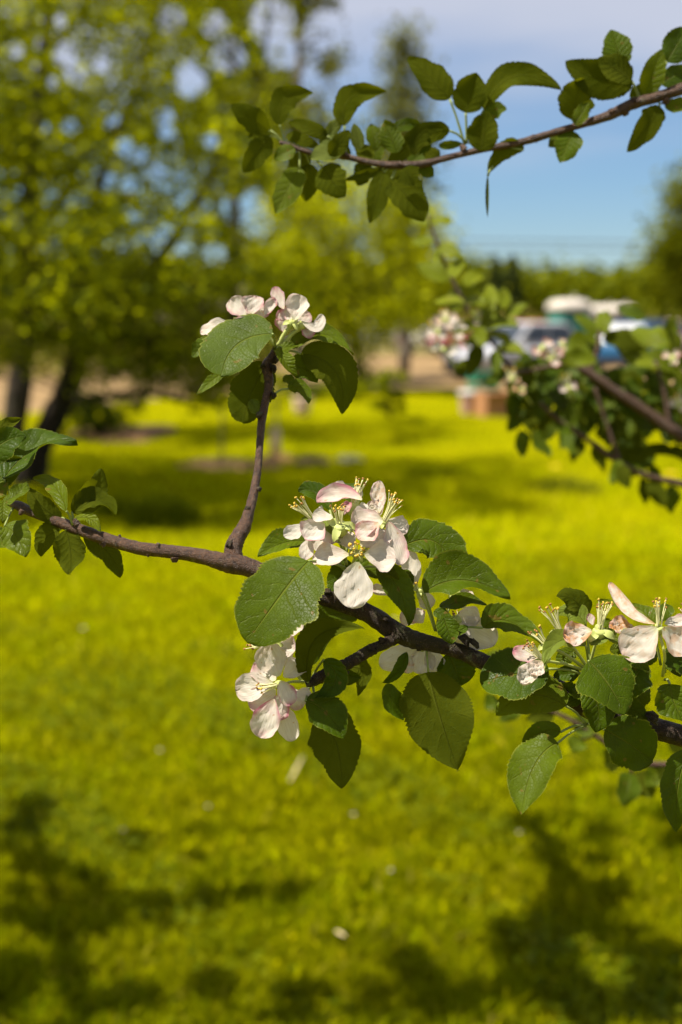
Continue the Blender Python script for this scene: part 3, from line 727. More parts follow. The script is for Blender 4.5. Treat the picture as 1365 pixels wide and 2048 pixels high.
for k in range(170):
    x = rg.uniform(-120, 480); y = rg.uniform(-200, 620)
    if x > 240 and y > 350: continue
    cen.append(P(x, y, D2 + rg.uniform(-1.5, 2))); rad.append(rg.uniform(0.3, 0.5))
foliage('crown', t2, cen, rad, 95, 0.048, M['fol_dark'], 31, gaps=GAPS + GAPS_T)
twigs(t2, cen, limbs2, M['treebark'], 0.012, 6, 2)

# -- the lime green tree at the lawn's far edge, branches down to the grass
D3 = 29.5
g0 = AT(722, D3)
t3 = empty('leafy_tree', g0, 'bright yellow-green tree with low skirts at the far edge of the lawn', 'tree')
trunk3 = [(g0.x, g0.y, -0.1, 0.14), pd(718, 740, D3, 0.11), pd(705, 640, D3, 0.10), pd(690, 520, D3, 0.08), pd(700, 420, D3, 0.05), pd(705, 350, D3, 0.03)]
wood('trunk', t3, trunk3, M['treebark'], 10)
limbs3 = [[pd(708, 660, D3, 0.06), pd(640, 590, D3 - .3, 0.05), pd(560, 540, D3 - .5, 0.03)], [pd(700, 610, D3, 0.06), pd(770, 560, D3 - .3, 0.05), pd(850, 520, D3 - .5, 0.03)],
          [pd(692, 530, D3, 0.05), pd(630, 450, D3, 0.04), pd(580, 400, D3, 0.02)], [pd(695, 480, D3, 0.05), pd(760, 420, D3 - .2, 0.03), pd(800, 380, D3 - .4, 0.02)]]
for k, l in enumerate(limbs3): wood('limb', t3, l, M['treebark'], 8, 4, 0.12, k + 19)
cen = []; rad = []
for k in range(300):
    a = rg.uniform(0, 6.28); q = math.sqrt(rg.random())
    x = 700 + 195 * q * math.cos(a); y = 510 + 165 * q * math.sin(a)
    cen.append(P(x, y, D3 + rg.uniform(-1.8, 1.6))); rad.append(rg.uniform(0.3, 0.55))
for x, y in ((715, 690), (735, 700), (725, 730), (745, 745), (705, 660), (760, 680), (770, 660), (650, 660), (680, 680), (730, 760), (715, 770), (742, 775)):
    cen.append(P(x, y, D3 - rg.uniform(0, .8))); rad.append(0.28)
foliage('crown', t3, cen, rad, 46, 0.060, M['fol_lime'], 41, gaps=[(870, 480, 14), (720, 300, 20)])
twigs(t3, cen, limbs3, M['treebark'], 0.014, 7, 3)

# -- tall thin trees far behind, drooping pale foliage
def tall_tree(px, dist, top_y, wpx, label, seed, n, mat, name='birch_tree', per=45, size=0.1, low=560, group=None):
    g0 = AT(px, dist); r = random.Random(seed)
    t = empty(name, g0, label, 'tree', group)
    tr = [(g0.x, g0.y, -0.1, dist * 0.0045), pd(px + 3, 480, dist, dist * 0.0036), pd(px - 3, (480 + top_y) / 2, dist, dist * 0.0024), pd(px + 2, top_y, dist, 0.02)]
    wood('trunk', t, tr, M['greybark'], 8)
    cen = []; rad = []; lim = []
    for k in range(n):
        s = r.random(); y = top_y + (low - top_y) * s
        ww = wpx * (0.25 + 0.75 * math.sin(min(1, s * 1.25 + 0.12) * math.pi * 0.6))
        x = px + r.uniform(-1, 1) * ww
        cen.append(P(x, y, dist + r.uniform(-1, 1) * ww / FPX * dist)); rad.append(dist * r.uniform(0.010, 0.018))
        if k % 8 == 0: l = [pd(px, y + 30, dist, dist * 0.0012), pd((px + x) / 2, y + 4, dist, dist * 0.0008), (*cen[-1], 0.012)]; lim.append(l); wood('limb', t, l, M['greybark'], 6, 3)
    foliage('crown', t, cen, rad, per, size, mat, seed, hang=0.7, flat=1.1, gaps=GAPS)
    twigs(t, cen, lim + [tr], M['greybark'], 0.016, seed, 2)
    return t
tall_tree(808, 42, 62, 52, 'slender pale tree rising behind the upper twig, drooping thin foliage', 51, 90, M['fol_pale'], per=60)
tall_tree(600, 36, -140, 85, 'tall pale-leaved tree with hanging shoots behind the apple tree', 52, 210, M['fol_pale'], per=60, size=0.085)
tall_tree(470, 33, -60, 75, 'pale-leaved tree half hidden behind the leaning apple tree', 53, 150, M['fol_pale'], per=55, size=0.08)

# -- big olive tree cut by the right edge
def round_tree(name, px, dist, top_y, half, label, seed, n, mat, per, size, low=640, bark='treebark', rmul=1.0):
    g0 = AT(px, dist); r = random.Random(seed); t = empty(name, g0, label, 'tree')
    tr = [(g0.x, g0.y, -0.1, dist * 0.006), pd(px + 2, 600, dist, dist * 0.0045), pd(px - 4, (600 + top_y) / 2, dist, dist * 0.003), pd(px, top_y + 20, dist, 0.03)]
    wood('trunk', t, tr, M[bark], 9)
    cen = []; rad = []; lim = []
    cy = (top_y + low) / 2; ry = (low - top_y) / 2
    for k in range(n):
        a = r.uniform(0, 6.28); q = r.random() ** 0.45
        x = px + half * q * math.cos(a) * (1 + 0.15 * math.sin(3 * a + seed)); y = cy + ry * q * math.sin(a)
        cen.append(P(x, y, dist + r.uniform(-1, 1) * half / FPX * dist)); rad.append(dist * r.uniform(0.011, 0.02) * rmul)
        if k % 14 == 0: l = [pd(px, min(600, y + 40), dist, dist * 0.002), pd((px + x) / 2, y + 10, dist, dist * 0.0014), (*cen[-1], 0.02)]; lim.append(l); wood('limb', t, l, M[bark], 6, 3)
    foliage('crown', t, cen, rad, per, size, mat, seed)
    return t
round_tree('leafy_tree', 1384, 62, 345, 60, 'tall olive-green tree cut off by the right edge of the photo', 61, 110, M['fol_wood'], 60, 0.13)
round_tree('leafy_tree', 1338, 70, 490, 46, 'lower rounded tree in front of the tall olive one at right', 62, 80, M['fol_wood'], 60, 0.14, low=660)

# -- conifers that stand out of the wood
def conifer(px, dist, top_y, half, label, seed):
    g0 = AT(px, dist); t = empty('conifer_tree', g0, label, 'tree'); top = P(px, top_y, dist); H = top.z
    wood('trunk', t, [(g0.x, g0.y, -0.2, H * 0.02), (g0.x, g0.y, H * 0.5, H * 0.012), (g0.x, g0.y, H, 0.03)], M['treebark'], 7, 2)
    cen = []; rad = []; R = half / FPX * dist; r = random.Random(seed)
    for k in range(130):
        s = r.random() ** 0.75; z = H * (0.12 + 0.86 * (1 - s)); q = R * s * r.uniform(0.5, 1.0); a = r.uniform(0, 6.28)
        cen.append((g0.x + q * math.cos(a), g0.y + q * math.sin(a), z)); rad.append(0.25 + 0.5 * s)
    foliage('crown', t, cen, rad, 26, 0.24, M['fol_con'], seed, flat=0.6, asp=0.4)
    return t
conifer(985, 128, 512, 34, 'broad dark conifer left of the notch in the treeline', 71)
conifer(1018, 135, 508, 30, 'pointed dark conifer beside the broad one above the parked cars', 72)
conifer(1100, 150, 536, 16, 'slim conifer spire poking up in the middle of the treeline', 73)
conifer(1226, 150, 530, 17, 'taller of two slim spires at the right of the treeline', 74)
conifer(1262, 155, 545, 15, 'shorter of two slim spires at the right of the treeline', 75)

# -- the wood behind the lot: one mass
cen = []; rad = []
rg = random.Random(77)
tops = [(-900, 560), (300, 545), (700, 545), (940, 540), (1010, 548), (1060, 572), (1090, 552), (1150, 548), (1190, 575), (1230, 570), (1290, 558), (1400, 540), (2300, 545)]
tx = [a for a, _ in tops]; ty = [b for _, b in tops]
for k in range(2600):
    x = rg.uniform(-500, 1950); top = float(np.interp(x, tx, ty)) + 6 * math.sin(x * 0.11) + 5 * math.sin(x * 0.047)
    d = rg.uniform(135, 165); y = top + (668 - top) * rg.random() ** 1.1
    cen.append(P(x, y, d)); rad.append(rg.uniform(1.5, 2.6))
wd = foliage('woodland', None, cen, rad, 80, 0.40, M['fol_wood'], 78)
tag(wd, 'distant green wood behind the gravel lot, reading as one band', 'wood', kind='stuff')

# ------------------------------------------------------------------ the branch in focus
d = FOCUS
mb = empty('apple_branch', P(1420, 1490, d), 'flowering apple branch in sharp focus crossing the photo, laden with white blossom', 'branch')
limb(mb, d, [(26, 1008, 7, .05), (39, 1012, 10, .045), (64, 1024, 10, .04), (100, 1038, 10, .035), (150, 1056, 12, .028), (209, 1077, 12.5, .02), (277, 1096, 13, .012), (320, 1101, 13.5, .008), (355, 1105, 14, .005), (400, 1112, 15, .003), (440, 1122, 18, 0), (468, 1128, 21, 0), (500, 1136, 19, 0), (560, 1160, 16.5, 0)],
     M['bark'], 14, 6, 0.05, 3, knobs=[(155, 1050, 6, -6, -12), (205, 1085, 5, 4, 9), (315, 1096, 5, 3, -10), (350, 1115, 7, 0, 10), (240, 1075, 3, 0, -6), (297, 1108, 3, 0, 6), (46, 1020, 5, -6, 10)])
limb(mb, d, [(540, 1152, 16, 0), (590, 1174, 16, .002), (630, 1190, 16, .003), (680, 1205, 17.5, .004), (735, 1226, 19, .004), (790, 1262, 20, .004), (830, 1280, 18.5, .003), (870, 1289, 16, .003), (920, 1303, 16, .004), (970, 1325, 17, .006), (1040, 1352, 18, .010), (1115, 1378, 20, .012), (1170, 1410, 23, .014), (1217, 1430, 26, .016), (1260, 1446, 24, .018), (1310, 1457, 22, .02), (1365, 1472, 22, .02), (1440, 1492, 24, .03), (1700, 1540, 30, .06)],
     M['oldbark'], 16, 6, 0.055, 5, knobs=[(700, 1200, 10, 3, -10), (655, 1186, 7, 2, -9), (770, 1240, 9, 3, -9), (925, 1285, 13, 12, -12), (945, 1290, 12, 8, -9), (838, 1290, 6, 0, 12), (1230, 1410, 10, 4, -14), (1300, 1440, 14, 12, -14), (800, 1268, 14, -12, 8), (722, 1208, 6, 2, -10)])
# the upright side shoot
limb(mb, d, [(470, 1122, 20, .004), (467, 1098, 18, .006), (476, 1076, 16, .010), (489, 1054, 14, .016), (499, 1022, 10.5, .022), (506, 995, 9.5, .028), (512, 965, 8.5, .034), (517, 930, 7.6, .040), (520, 890, 7.4, .046), (524, 843, 8.2, .052), (531, 805, 8.0, .056), (538, 775, 9.0, .060), (537, 750, 9.5, .062), (533, 732, 10, .064), (545, 712, 8, .066), (556, 690, 6, .067)],
     M['bark'], 12, 6, 0.08, 8, name='side_shoot', knobs=[])
def knob3(par, x, y, dd, r_, dxk, dyk, mat, seed):
    s_ = dd / FPX; q = P(x, y, dd - 0.001); e = P(x + dxk, y + dyk, dd - 0.0015); m_ = (q + e) / 2
    V, F = tube_data([(*q, r_ * 1.3 * s_), (*m_, r_ * s_), (*e, r_ * 0.6 * s_)], 9, 3, 0.25, seed)
    link('bud_scar', mesh('bud_scar', V, F, mat), par)
for q in [(497, 1018, d + .022, 6, -6, -3), (517, 980, d + .031, 5, 5, -5), (522, 832, d + .052, 7, -8, -6), (545, 792, d + .058, 6, 8, -2), (545, 738, d + .062, 8, 8, -3), (531, 735, d + .064, 7, -8, -6), (462, 1090, d + .004, 8, -9, -3), (549, 720, d + .066, 7, 6, 4)]:
    knob3(mb, *q, M['oldbark'], int(q[0]))
# the short spur hanging below
limb(mb, d, [(800, 1268, 14, .004), (778, 1283, 12, 0), (755, 1294, 11, -.003), (735, 1304, 12, -.005), (705, 1322, 12, -.008), (680, 1334, 12, -.010), (652, 1348, 13, -.011), (628, 1362, 11, -.012), (612, 1368, 7, -.012)], M['oldbark'], 12, 6, 0.12, 13, name='spur')
for q in [(742, 1298, d - .006, 8, 2, -9), (690, 1345, d - .012, 8, 2, 6), (766, 1283, d - .003, 6, -6, -8)]: knob3(mb, *q, M['oldbark'], int(q[1]))

# leaves of the centre cluster
L = lambda b, t, w, **k: leaf(mb, d, b, t, w, **k)
L((618, 1122), (498, 1279), 150, prof='round', f=(-.25, .55), mid=(566, 1192), fold=.10, arch=.05, skew=-.06, wave=.06, dz=-.022, stalk=(690, 1135), yel=.10, twist=.25, label='largest leaf, broad and sunlit')
L((612, 1082), (518, 1110), 46, f=(.1, .95), mid=(566, 1087), fold=.35, dz=.012, yel=.25, stalk=(690, 1140))
L((808, 1092), (908, 1160), 84, f=(.25, .5), mid=(872, 1092), fold=.22, dz=.012, yel=.2, stalk=(700, 1140, .01), arch=.10, twist=.3)
L((760, 1136), (815, 1250), 62, f=(.2, .35), mid=(795, 1182), fold=.30, dz=-.006, yel=.06, stalk=(712, 1140), wave=.25)
L((757, 1138), (798, 1160), 26, f=(.0, .9), fold=.5, dz=-.010, yel=.25, under=True, prof='narrow')
L((660, 1020), (596, 984), 40, f=(-.1, .8), mid=(625, 985), fold=.4, dz=.016, yel=.0, stalk=(690, 1120, .01))
L((716, 1006), (682, 962), 44, f=(0, .8), dz=.022, yel=.05, stalk=(692, 1110, .012))
L((692, 1118), (668, 1202), 56, f=(.0, .25), dz=.010, yel=.10, fold=.2)
L((676, 1078), (600, 1038), 20, f=(-.1, .9), mid=(640, 1045), fold=.35, dz=-.014, yel=.5, pale=.5, prof='narrow', stalk=(690, 1120))
L((700, 1130), (762, 1152), 36, f=(.1, .8), dz=.004, yel=.2, fold=.3)
# the spur's leaves
L((616, 1364), (726, 1251), 62, f=(-.55, -.15), mid=(640, 1272), fold=.55, dz=-.016, yel=.12, under=True, stalk=(622, 1366), twist=.5)
L((625, 1330), (716, 1246), 64, f=(.5, .45), mid=(645, 1245), fold=.15, dz=-.004, yel=.05)
L((640, 1302), (606, 1308), 26, f=(0, .6), mid=(622, 1283), dz=-.005, yel=.0)
L((648, 1320), (630, 1395), 52, f=(.2, .1), mid=(672, 1362), fold=.3, dz=-.024, yel=.0, stalk=(622, 1362))
L((668, 1346), (716, 1392), 44, f=(.1, .3), mid=(722, 1340), fold=.2, dz=.004, yel=.15, under=True)
L((668, 1350), (722, 1354), 36, f=(0, -.2), dz=.000, yel=.05, fold=.3)
L((612, 1402), (687, 1474), 70, f=(.2, .55), mid=(655, 1428), fold=.18, dz=-.024, yel=.10, stalk=(622, 1368), arch=.05)
L((634, 1430), (684, 1572), 104, f=(.15, .25), mid=(672, 1486), fold=.22, dz=-.006, yel=.22, stalk=(626, 1372), under=True, twist=-.2)
# middle cluster behind the branch
L((849, 1186), (1018, 1192), 84, f=(-.1, 1.0), mid=(930, 1168), fold=.55, dz=-.004, yel=.12, stalk=(872, 1260, .006), twist=-.3)
L((880, 1216), (976, 1209), 22, f=(.1, 1.6), mid=(930, 1207), fold=.2, dz=-.002, yel=.0, stalk=(874, 1262, .006))
L((966, 1256), (1080, 1288), 58, f=(.1, .8), mid=(1018, 1244), fold=.4, dz=.006, yel=.12, stalk=(905, 1262, .006))
L((888, 1236), (904, 1286), 50, f=(.1, .3), dz=-.012, yel=.0, fold=.3)
L((936, 1252), (908, 1270), 20, f=(0, .6), dz=-.010, yel=.1, prof='narrow')
L((868, 1222), (905, 1242), 26, f=(0, .6), dz=-.008, yel=.0)
L((814, 1304), (764, 1366), 30, f=(-.3, .2), mid=(800, 1340), fold=.7, dz=-.010, yel=.0, twist=.6)
L((784, 1368), (806, 1441), 44, f=(.3, .1), mid=(782, 1402), fold=.35, dz=-.012, yel=.0, twist=.5)
L((857, 1344), (913, 1534), 142, f=(.15, .28), mid=(876, 1428), fold=.14, dz=-.002, yel=.22, stalk=(852, 1288, .006), under=True, arch=.03, skew=.05, label='large drooping leaf, pale underside')
L((898, 1306), (924, 1370), 82, f=(.0, .1), dz=.014, yel=.0, prof='round')
L((806, 1140), (826, 1168), 24, f=(0, .5), dz=.01, yel=.0)
# right-hand cluster
L((1098, 1338), (962, 1366), 100, f=(-.25, .65), prof='round', mid=(1030, 1352), fold=.08, dz=-.010, yel=.10, stalk=(1175, 1352), wave=.05, label='round leaf carrying a wilted petal')
L((1132, 1412), (994, 1432), 78, f=(-.2, .6), mid=(1064, 1394), fold=.14, dz=-.002, yel=.28, stalk=(1172, 1448))
L((1165, 1402), (1112, 1372), 48, f=(0, .2), dz=.006, yel=.0)
L((1150, 1375), (1162, 1400), 26, f=(0, .9), dz=.004, yel=.25)
L((1178, 1322), (1242, 1424), 120, f=(.25, .55), mid=(1212, 1368), fold=.12, dz=-.020, yel=.0, stalk=(1180, 1345), wave=.10, twist=.2, label='smooth dark green leaf in the middle of the right cluster')
L((1284, 1338), (1246, 1394), 76, f=(-.1, .5), mid=(1264, 1362), fold=.2, dz=-.008, yel=.06, stalk=(1300, 1352))
L((1256, 1310), (1292, 1340), 30, f=(-.2, .8), dz=-.006, yel=.15, fold=.3)
L((1340, 1368), (1360, 1440), 84, f=(.15, .4), mid=(1345, 1402), fold=.2, dz=-.012, yel=.06, stalk=(1330, 1360))
L((1330, 1300), (1400, 1345), 60, f=(.1, .5), dz=-.004, yel=.02, stalk=(1330, 1345))
L((1176, 1372), (1192, 1464), 74, f=(.1, .1), mid=(1196, 1415), dz=-.014, yel=.0, fold=.25)
L((1210, 1460), (1306, 1522), 108, f=(.1, .15), prof='round', mid=(1258, 1488), dz=-.008, yel=.0, stalk=(1176, 1448), fold=.10)
L((1116, 1486), (1034, 1617), 84, f=(-.35, .75), mid=(1070, 1532), fold=.14, dz=-.018, yel=.34, stalk=(1172, 1452), arch=.06, label='bright sunlit leaf hanging lowest at the right')
L((1122, 1464), (1042, 1520), 46, f=(-.1, .1), mid=(1075, 1470), dz=-.008, yel=.0, stalk=(1172, 1450))
L((1378, 1500), (1350, 1662), 78, f=(-.1, .1), mid=(1352, 1580), dz=-.004, yel=.0)
L((1170, 1240), (1112, 1193), 46, f=(.2, .1), mid=(1148, 1200), dz=.004, yel=.2, under=True, stalk=(1182, 1335))
L((1172, 1248), (1116, 1234), 38, f=(-.1, .9), mid=(1146, 1226), dz=-.002, yel=.4, pale=.2)
L((1172, 1292), (1084, 1326), 34, f=(-.1, 1.0), mid=(1122, 1284), fold=.3, dz=-.016, yel=.3, pale=.35, stalk=(1178, 1335))
L((1182, 1291), (1240, 1286), 28, f=(.1, 1.0), mid=(1212, 1276), fold=.35, dz=-.014, yel=.45, pale=.5)
L((1304, 1250), (1206, 1204), 18, f=(-.2, .9), mid=(1262, 1222), dz=-.002, yel=.35, prof='narrow', stalk=(1322, 1330))
L((1312, 1246), (1272, 1210), 40, f=(-.1, .8), dz=.006, yel=.25)
L((1340, 1210), (1312, 1240), 30, f=(.1, .8), dz=.012, yel=.2)
L((1230, 1270), (1215, 1240), 26, f=(.1, .8), dz=.012, yel=.05)
L((1300, 1345), (1262, 1362), 26, f=(-.1, .9), dz=.0, yel=.1)
for b_, t_, w_, y_ in [((1150, 1300), (1112, 1330), 34, .2), ((1160, 1345), (1108, 1352), 30, .1), ((1210, 1340), (1262, 1322), 34, .25), ((1220, 1300), (1262, 1296), 24, .35), ((1195, 1345), (1160, 1372), 34, .05), ((1290, 1370), (1250, 1420), 46, .1), ((1310, 1300), (1284, 1330), 30, .2), ((1345, 1310), (1352, 1350), 40, .1), ((1240, 1400), (1290, 1436), 44, .08), ((1120, 1392), (1082, 1378), 30, .2)]:
    L(b_, t_, w_, f=(rnd.uniform(-.3, .2), rnd.uniform(.3, .9)), dz=rnd.uniform(.0, .016), yel=y_)
# left end of the branch
dl = .03
L((-40, 930), (47, 872), 66, f=(.1, .3), dz=dl - .004, yel=.0, mid=(5, 885), stalk=(22, 1006, .05))
L((-30, 868), (42, 836), 28, f=(0, .3), dz=dl + .01, yel=.25, under=True)
L((8, 958), (147, 878), 64, f=(-.3, .95), mid=(65, 893), fold=.3, dz=dl + .004, yel=.0, stalk=(24, 1006, .05), twist=.3)
L((-25, 980), (40, 915), 60, f=(.1, .2), dz=dl + .008, yel=.0)
L((133, 1022), (45, 956), 36, f=(-.5, .9), mid=(96, 972), fold=.3, dz=dl - .010, yel=.30, stalk=(146, 1050, .025))
L((124, 1036), (60, 975), 44, f=(.2, .2), mid=(85, 1014), dz=dl + .004, yel=.15, under=True, stalk=(140, 1052, .028))
L((144, 1024), (198, 936), 58, f=(.35, .1), mid=(182, 985), fold=.35, dz=dl - .004, yel=.35, under=True, stalk=(148, 1050, .025), twist=-.5)
L((152, 1022), (232, 1034), 46, f=(0, .7), mid=(196, 1004), fold=.5, dz=dl - .006, yel=.3, under=True, wave=.3)
L((150, 1038), (204, 1063), 20, f=(.1, .9), mid=(180, 1040), dz=dl - .010, yel=.5, wave=.3)
L((132, 1060), (145, 1150), 66, f=(-.1, .2), mid=(144, 1105), dz=dl - .002, yel=.30, under=True, stalk=(150, 1056, .025))
L((168, 1070), (243, 1154), 48, f=(.2, .25), mid=(214, 1104), dz=dl, yel=.2, stalk=(156, 1058, .025), under=True)
L((120, 1060), (84, 1113), 52, f=(-.2, .3), mid=(94, 1078), dz=dl + .002, yel=.3, under=True, stalk=(138, 1054, .03))
L((10, 1052), (60, 1112), 62, f=(-.1, .7), mid=(40, 1075), dz=dl - .008, yel=.2, stalk=(30, 1012, .05))
L((-20, 1062), (30, 1096), 50, f=(-.1, .7), dz=dl + .001, yel=.15)
L((6, 1004), (46, 962), 34, f=(-.1, .9), mid=(34, 990), dz=dl - .012, yel=.35, wave=.35)
L((8, 1000), (12, 1046), 30, f=(.2, .7), dz=dl - .012, yel=.4, wave=.4)
L((-10, 1000), (6, 960), 30, f=(.1, .7), dz=dl - .002, yel=.3)
# top of the side shoot
dt = .066
L((546, 668), (446, 757), 118, f=(-.2, .75), mid=(476, 690), prof='round', fold=.10, dz=dt - .020, yel=.10, pale=.10, stalk=(552, 700, .066), wave=.05, label='sunlit leaf spread below the top blossoms')
L((534, 726), (487, 847), 92, f=(.05, .1), mid=(503, 788), dz=dt + .004, yel=.08, prof='round', under=True, stalk=(540, 722, .066))
L((580, 698), (706, 712), 42, f=(.1, .7), mid=(646, 668), fold=.35, dz=dt - .004, yel=.22, stalk=(556, 702, .066), twist=.4)
L((602, 708), (684, 829), 84, f=(.2, .15), mid=(668, 745), fold=.2, dz=dt + .004, yel=.12, stalk=(560, 705, .066), under=True, arch=.08)
L((574, 734), (636, 764), 50, f=(.1, .2), mid=(610, 738), dz=dt + .006, yel=.0)
L((577, 778), (619, 808), 34, f=(.1, .5), mid=(602, 778), dz=dt - .004, yel=.22, stalk=(545, 792, .058))
L((562, 694), (597, 752), 34, f=(.3, .5), mid=(570, 726), fold=.5, dz=dt - .014, yel=.3, stalk=(550, 705, .066))
L((420, 676), (386, 716), 38, f=(0, .3), dz=dt + .010, yel=.1)
L((452, 742), (397, 790), 22, f=(-.1, .6), dz=dt + .006, yel=.2)
L((518, 828), (500, 798), 26, f=(0, .5), dz=dt - .012, yel=.25, pale=.25, wave=.4, stalk=(524, 838, .052))
L((568, 752), (590, 770), 22, f=(0, .4), dz=dt, yel=.1)
L((545, 700), (600, 692), 18, f=(.1, .8), dz=dt - .006, yel=.3, prof='narrow')

# ---- blossoms (each with its petals, sepals and stamens)
B = lambda c, foot, petals, **k: blossom(mb, d, c, foot, petals, **k)
B((714, 1106), (700, 1150), [
    ((715, 1124), (702, 1214), 76, dict(f=(.0, .30), pink=.0, brown=.05, notch=.10, cup=.12, dz=-.012)),
    ((698, 1110), (624, 1122), 42, dict(f=(-.3, .8), pink=.05, brown=.22, cup=.4, dz=-.010)),
    ((704, 1098), (684, 1066), 40, dict(f=(-.1, .9), pink=.05, brown=.15, dz=-.004)),
    ((730, 1110), (792, 1120), 58, dict(f=(.2, .7), pink=.08, brown=.1, cup=.35, dz=-.012)),
    ((722, 1092), (776, 1062), 58, dict(f=(.3, .8), pink=.10, brown=.1, cup=.3, dz=-.006))],
  st=((716, 1094), dict(n=16, spread=1.1, fwd=24, apx=3.2, brown=.15)), st2=((752, 1100), dict(n=5, spread=.35, fwd=18, brown=.5)), dz=-.010, seed=1, sepals=2, label='open flower facing the viewer')
B((768, 1044), (715, 1130), [
    ((762, 1030), (742, 1002), 34, dict(f=(-.1, .7), pink=.25, brown=.15, dz=.004)), ((746, 1050), (728, 1034), 34, dict(f=(-.2, .7), pink=.15, brown=.1, dz=-.002)), ((772, 1060), (762, 1112), 44, dict(f=(.0, .4), pink=.2, brown=.1, dz=.002)),
    ((766, 1042), (704, 1052), 60, dict(f=(-.2, .7), pink=.38, brown=.12, cup=.35, dz=-.010)),
    ((758, 1046), (716, 1078), 44, dict(f=(-.1, .6), pink=.35, brown=.35, cup=.3, dz=-.014)),
    ((778, 1044), (800, 1130), 48, dict(f=(.25, .35), pink=.42, brown=.10, cup=.25, dz=-.006)),
    ((776, 1040), (814, 1066), 40, dict(f=(.3, .6), pink=.12, brown=.1, dz=.002)),
    ((758, 1026), (757, 962), 32, dict(f=(.1, .5), pink=.15, brown=.45, crinkle=.16, cup=.6, dz=.004, twist=.7))],
  st=((796, 992), dict(n=17, spread=.42, fwd=8, brown=.35)), seed=2, sepals=2, dz=-.002)
B((706, 1010), (702, 1110), [
    ((724, 1000), (634, 1004), 32, dict(f=(-.1, .9), pink=.45, brown=.12, cup=.5, dz=-.006, mid=(682, 990))),
    ((704, 992), (660, 974), 30, dict(f=(-.1, .8), pink=.12, brown=.2, cup=.5, crinkle=.12)),
    ((724, 1004), (730, 1024), 18, dict(f=(.1, .5), pink=.0, brown=.05)),
    ((722, 996), (706, 976), 26, dict(f=(-.1, .8), pink=.1, brown=.1, dz=.003))],
  st=((720, 958), dict(n=13, spread=.38, brown=.5)), cup_r=17, seed=3, dz=.004, label='flower that has dropped most petals, green calyx bare')
B((680, 1052), (694, 1130), [
    ((666, 1036), (625, 1030), 26, dict(f=(-.1, .9), pink=.05, dz=-.002)),
    ((688, 1030), (698, 1004), 18, dict(f=(.1, .6), pink=1.0, brown=.2, crinkle=.15, cup=.6))],
  st=((676, 1010), dict(n=15, spread=.42, fwd=10, brown=.55)), cup_r=19, seed=4, dz=-.012, sepals=5)
B((630, 1042), (682, 1130), [
    ((656, 1052), (664, 1088), 36, dict(f=(.0, .5), pink=.2, brown=.1, dz=-.002)), ((640, 1062), (642, 1104), 34, dict(f=(-.1, .4), pink=.25, dz=.002)),
    ((648, 1046), (612, 1080), 52, dict(f=(-.2, .6), pink=.42, brown=.05, cup=.5, dz=-.010)),
    ((614, 1050), (569, 1074), 30, dict(f=(-.1, .5), pink=.0, brown=.05, dz=.006)),
    ((618, 1076), (611, 1120), 30, dict(f=(-.1, .4), pink=.12, brown=.1, dz=-.008)),
    ((650, 1030), (632, 1028), 26, dict(f=(0, .8), pink=.0))],
  st=((592, 1002), dict(n=17, spread=.45, fwd=8, brown=.15)), seed=5, sepals=1, dz=-.002)
# the spur's two flowers
B((548, 1290), (606, 1366), [
    ((538, 1288), (604, 1243), 34, dict(f=(.1, .9), pink=.15, brown=.06, cup=.3)),
    ((545, 1292), (592, 1292), 44, dict(f=(.1, .4), pink=.15, brown=.05, dz=.002)),
    ((542, 1284), (520, 1290), 26, dict(f=(0, .5), pink=.05, dz=.004)),
    ((556, 1296), (574, 1330), 40, dict(f=(.1, .3), pink=.1, dz=.006))],
  st=((494, 1286), dict(n=11, spread=.30, brown=.8)), dz=-.012, seed=6, sepals=1)
B((556, 1370), (614, 1364), [
    ((552, 1360), (506, 1330), 50, dict(f=(-.2, .4), pink=.30, brown=.06, cup=.25, dz=.002)), ((552, 1380), (500, 1416), 50, dict(f=(-.2, .3), pink=.30, brown=.05, dz=.002)), ((560, 1388), (556, 1440), 46, dict(f=(.0, .2), pink=.5, brown=.04, dz=.001)), ((572, 1376), (604, 1416), 40, dict(f=(.1, .3), pink=.3, dz=.003)),
    ((558, 1352), (530, 1290), 64, dict(f=(-.15, .1), pink=.03, brown=.14, dz=-.010, cup=.25)),
    ((546, 1366), (471, 1384), 56, dict(f=(-.3, .3), pink=.10, brown=.06, cup=.2)),
    ((548, 1398), (522, 1474), 58, dict(f=(-.1, .2), pink=.55, brown=.04, cup=.35, dz=-.004)),
    ((562, 1404), (586, 1481), 42, dict(f=(.1, .15), pink=.03, brown=.02, dz=.004)),
    ((561, 1362), (582, 1410), 38, dict(f=(.3, .3), pink=.55, brown=.04, dz=-.014, cup=.6)),
    ((584, 1392), (626, 1394), 30, dict(f=(.1, .5), pink=.02, dz=-.006)),
    ((568, 1354), (609, 1328), 40, dict(f=(.1, .6), pink=.12, brown=.08, dz=-.004))],
  st=((516, 1380), dict(n=10, spread=.35, fwd=8, brown=.35)), dz=-.014, seed=7, sepals=1)
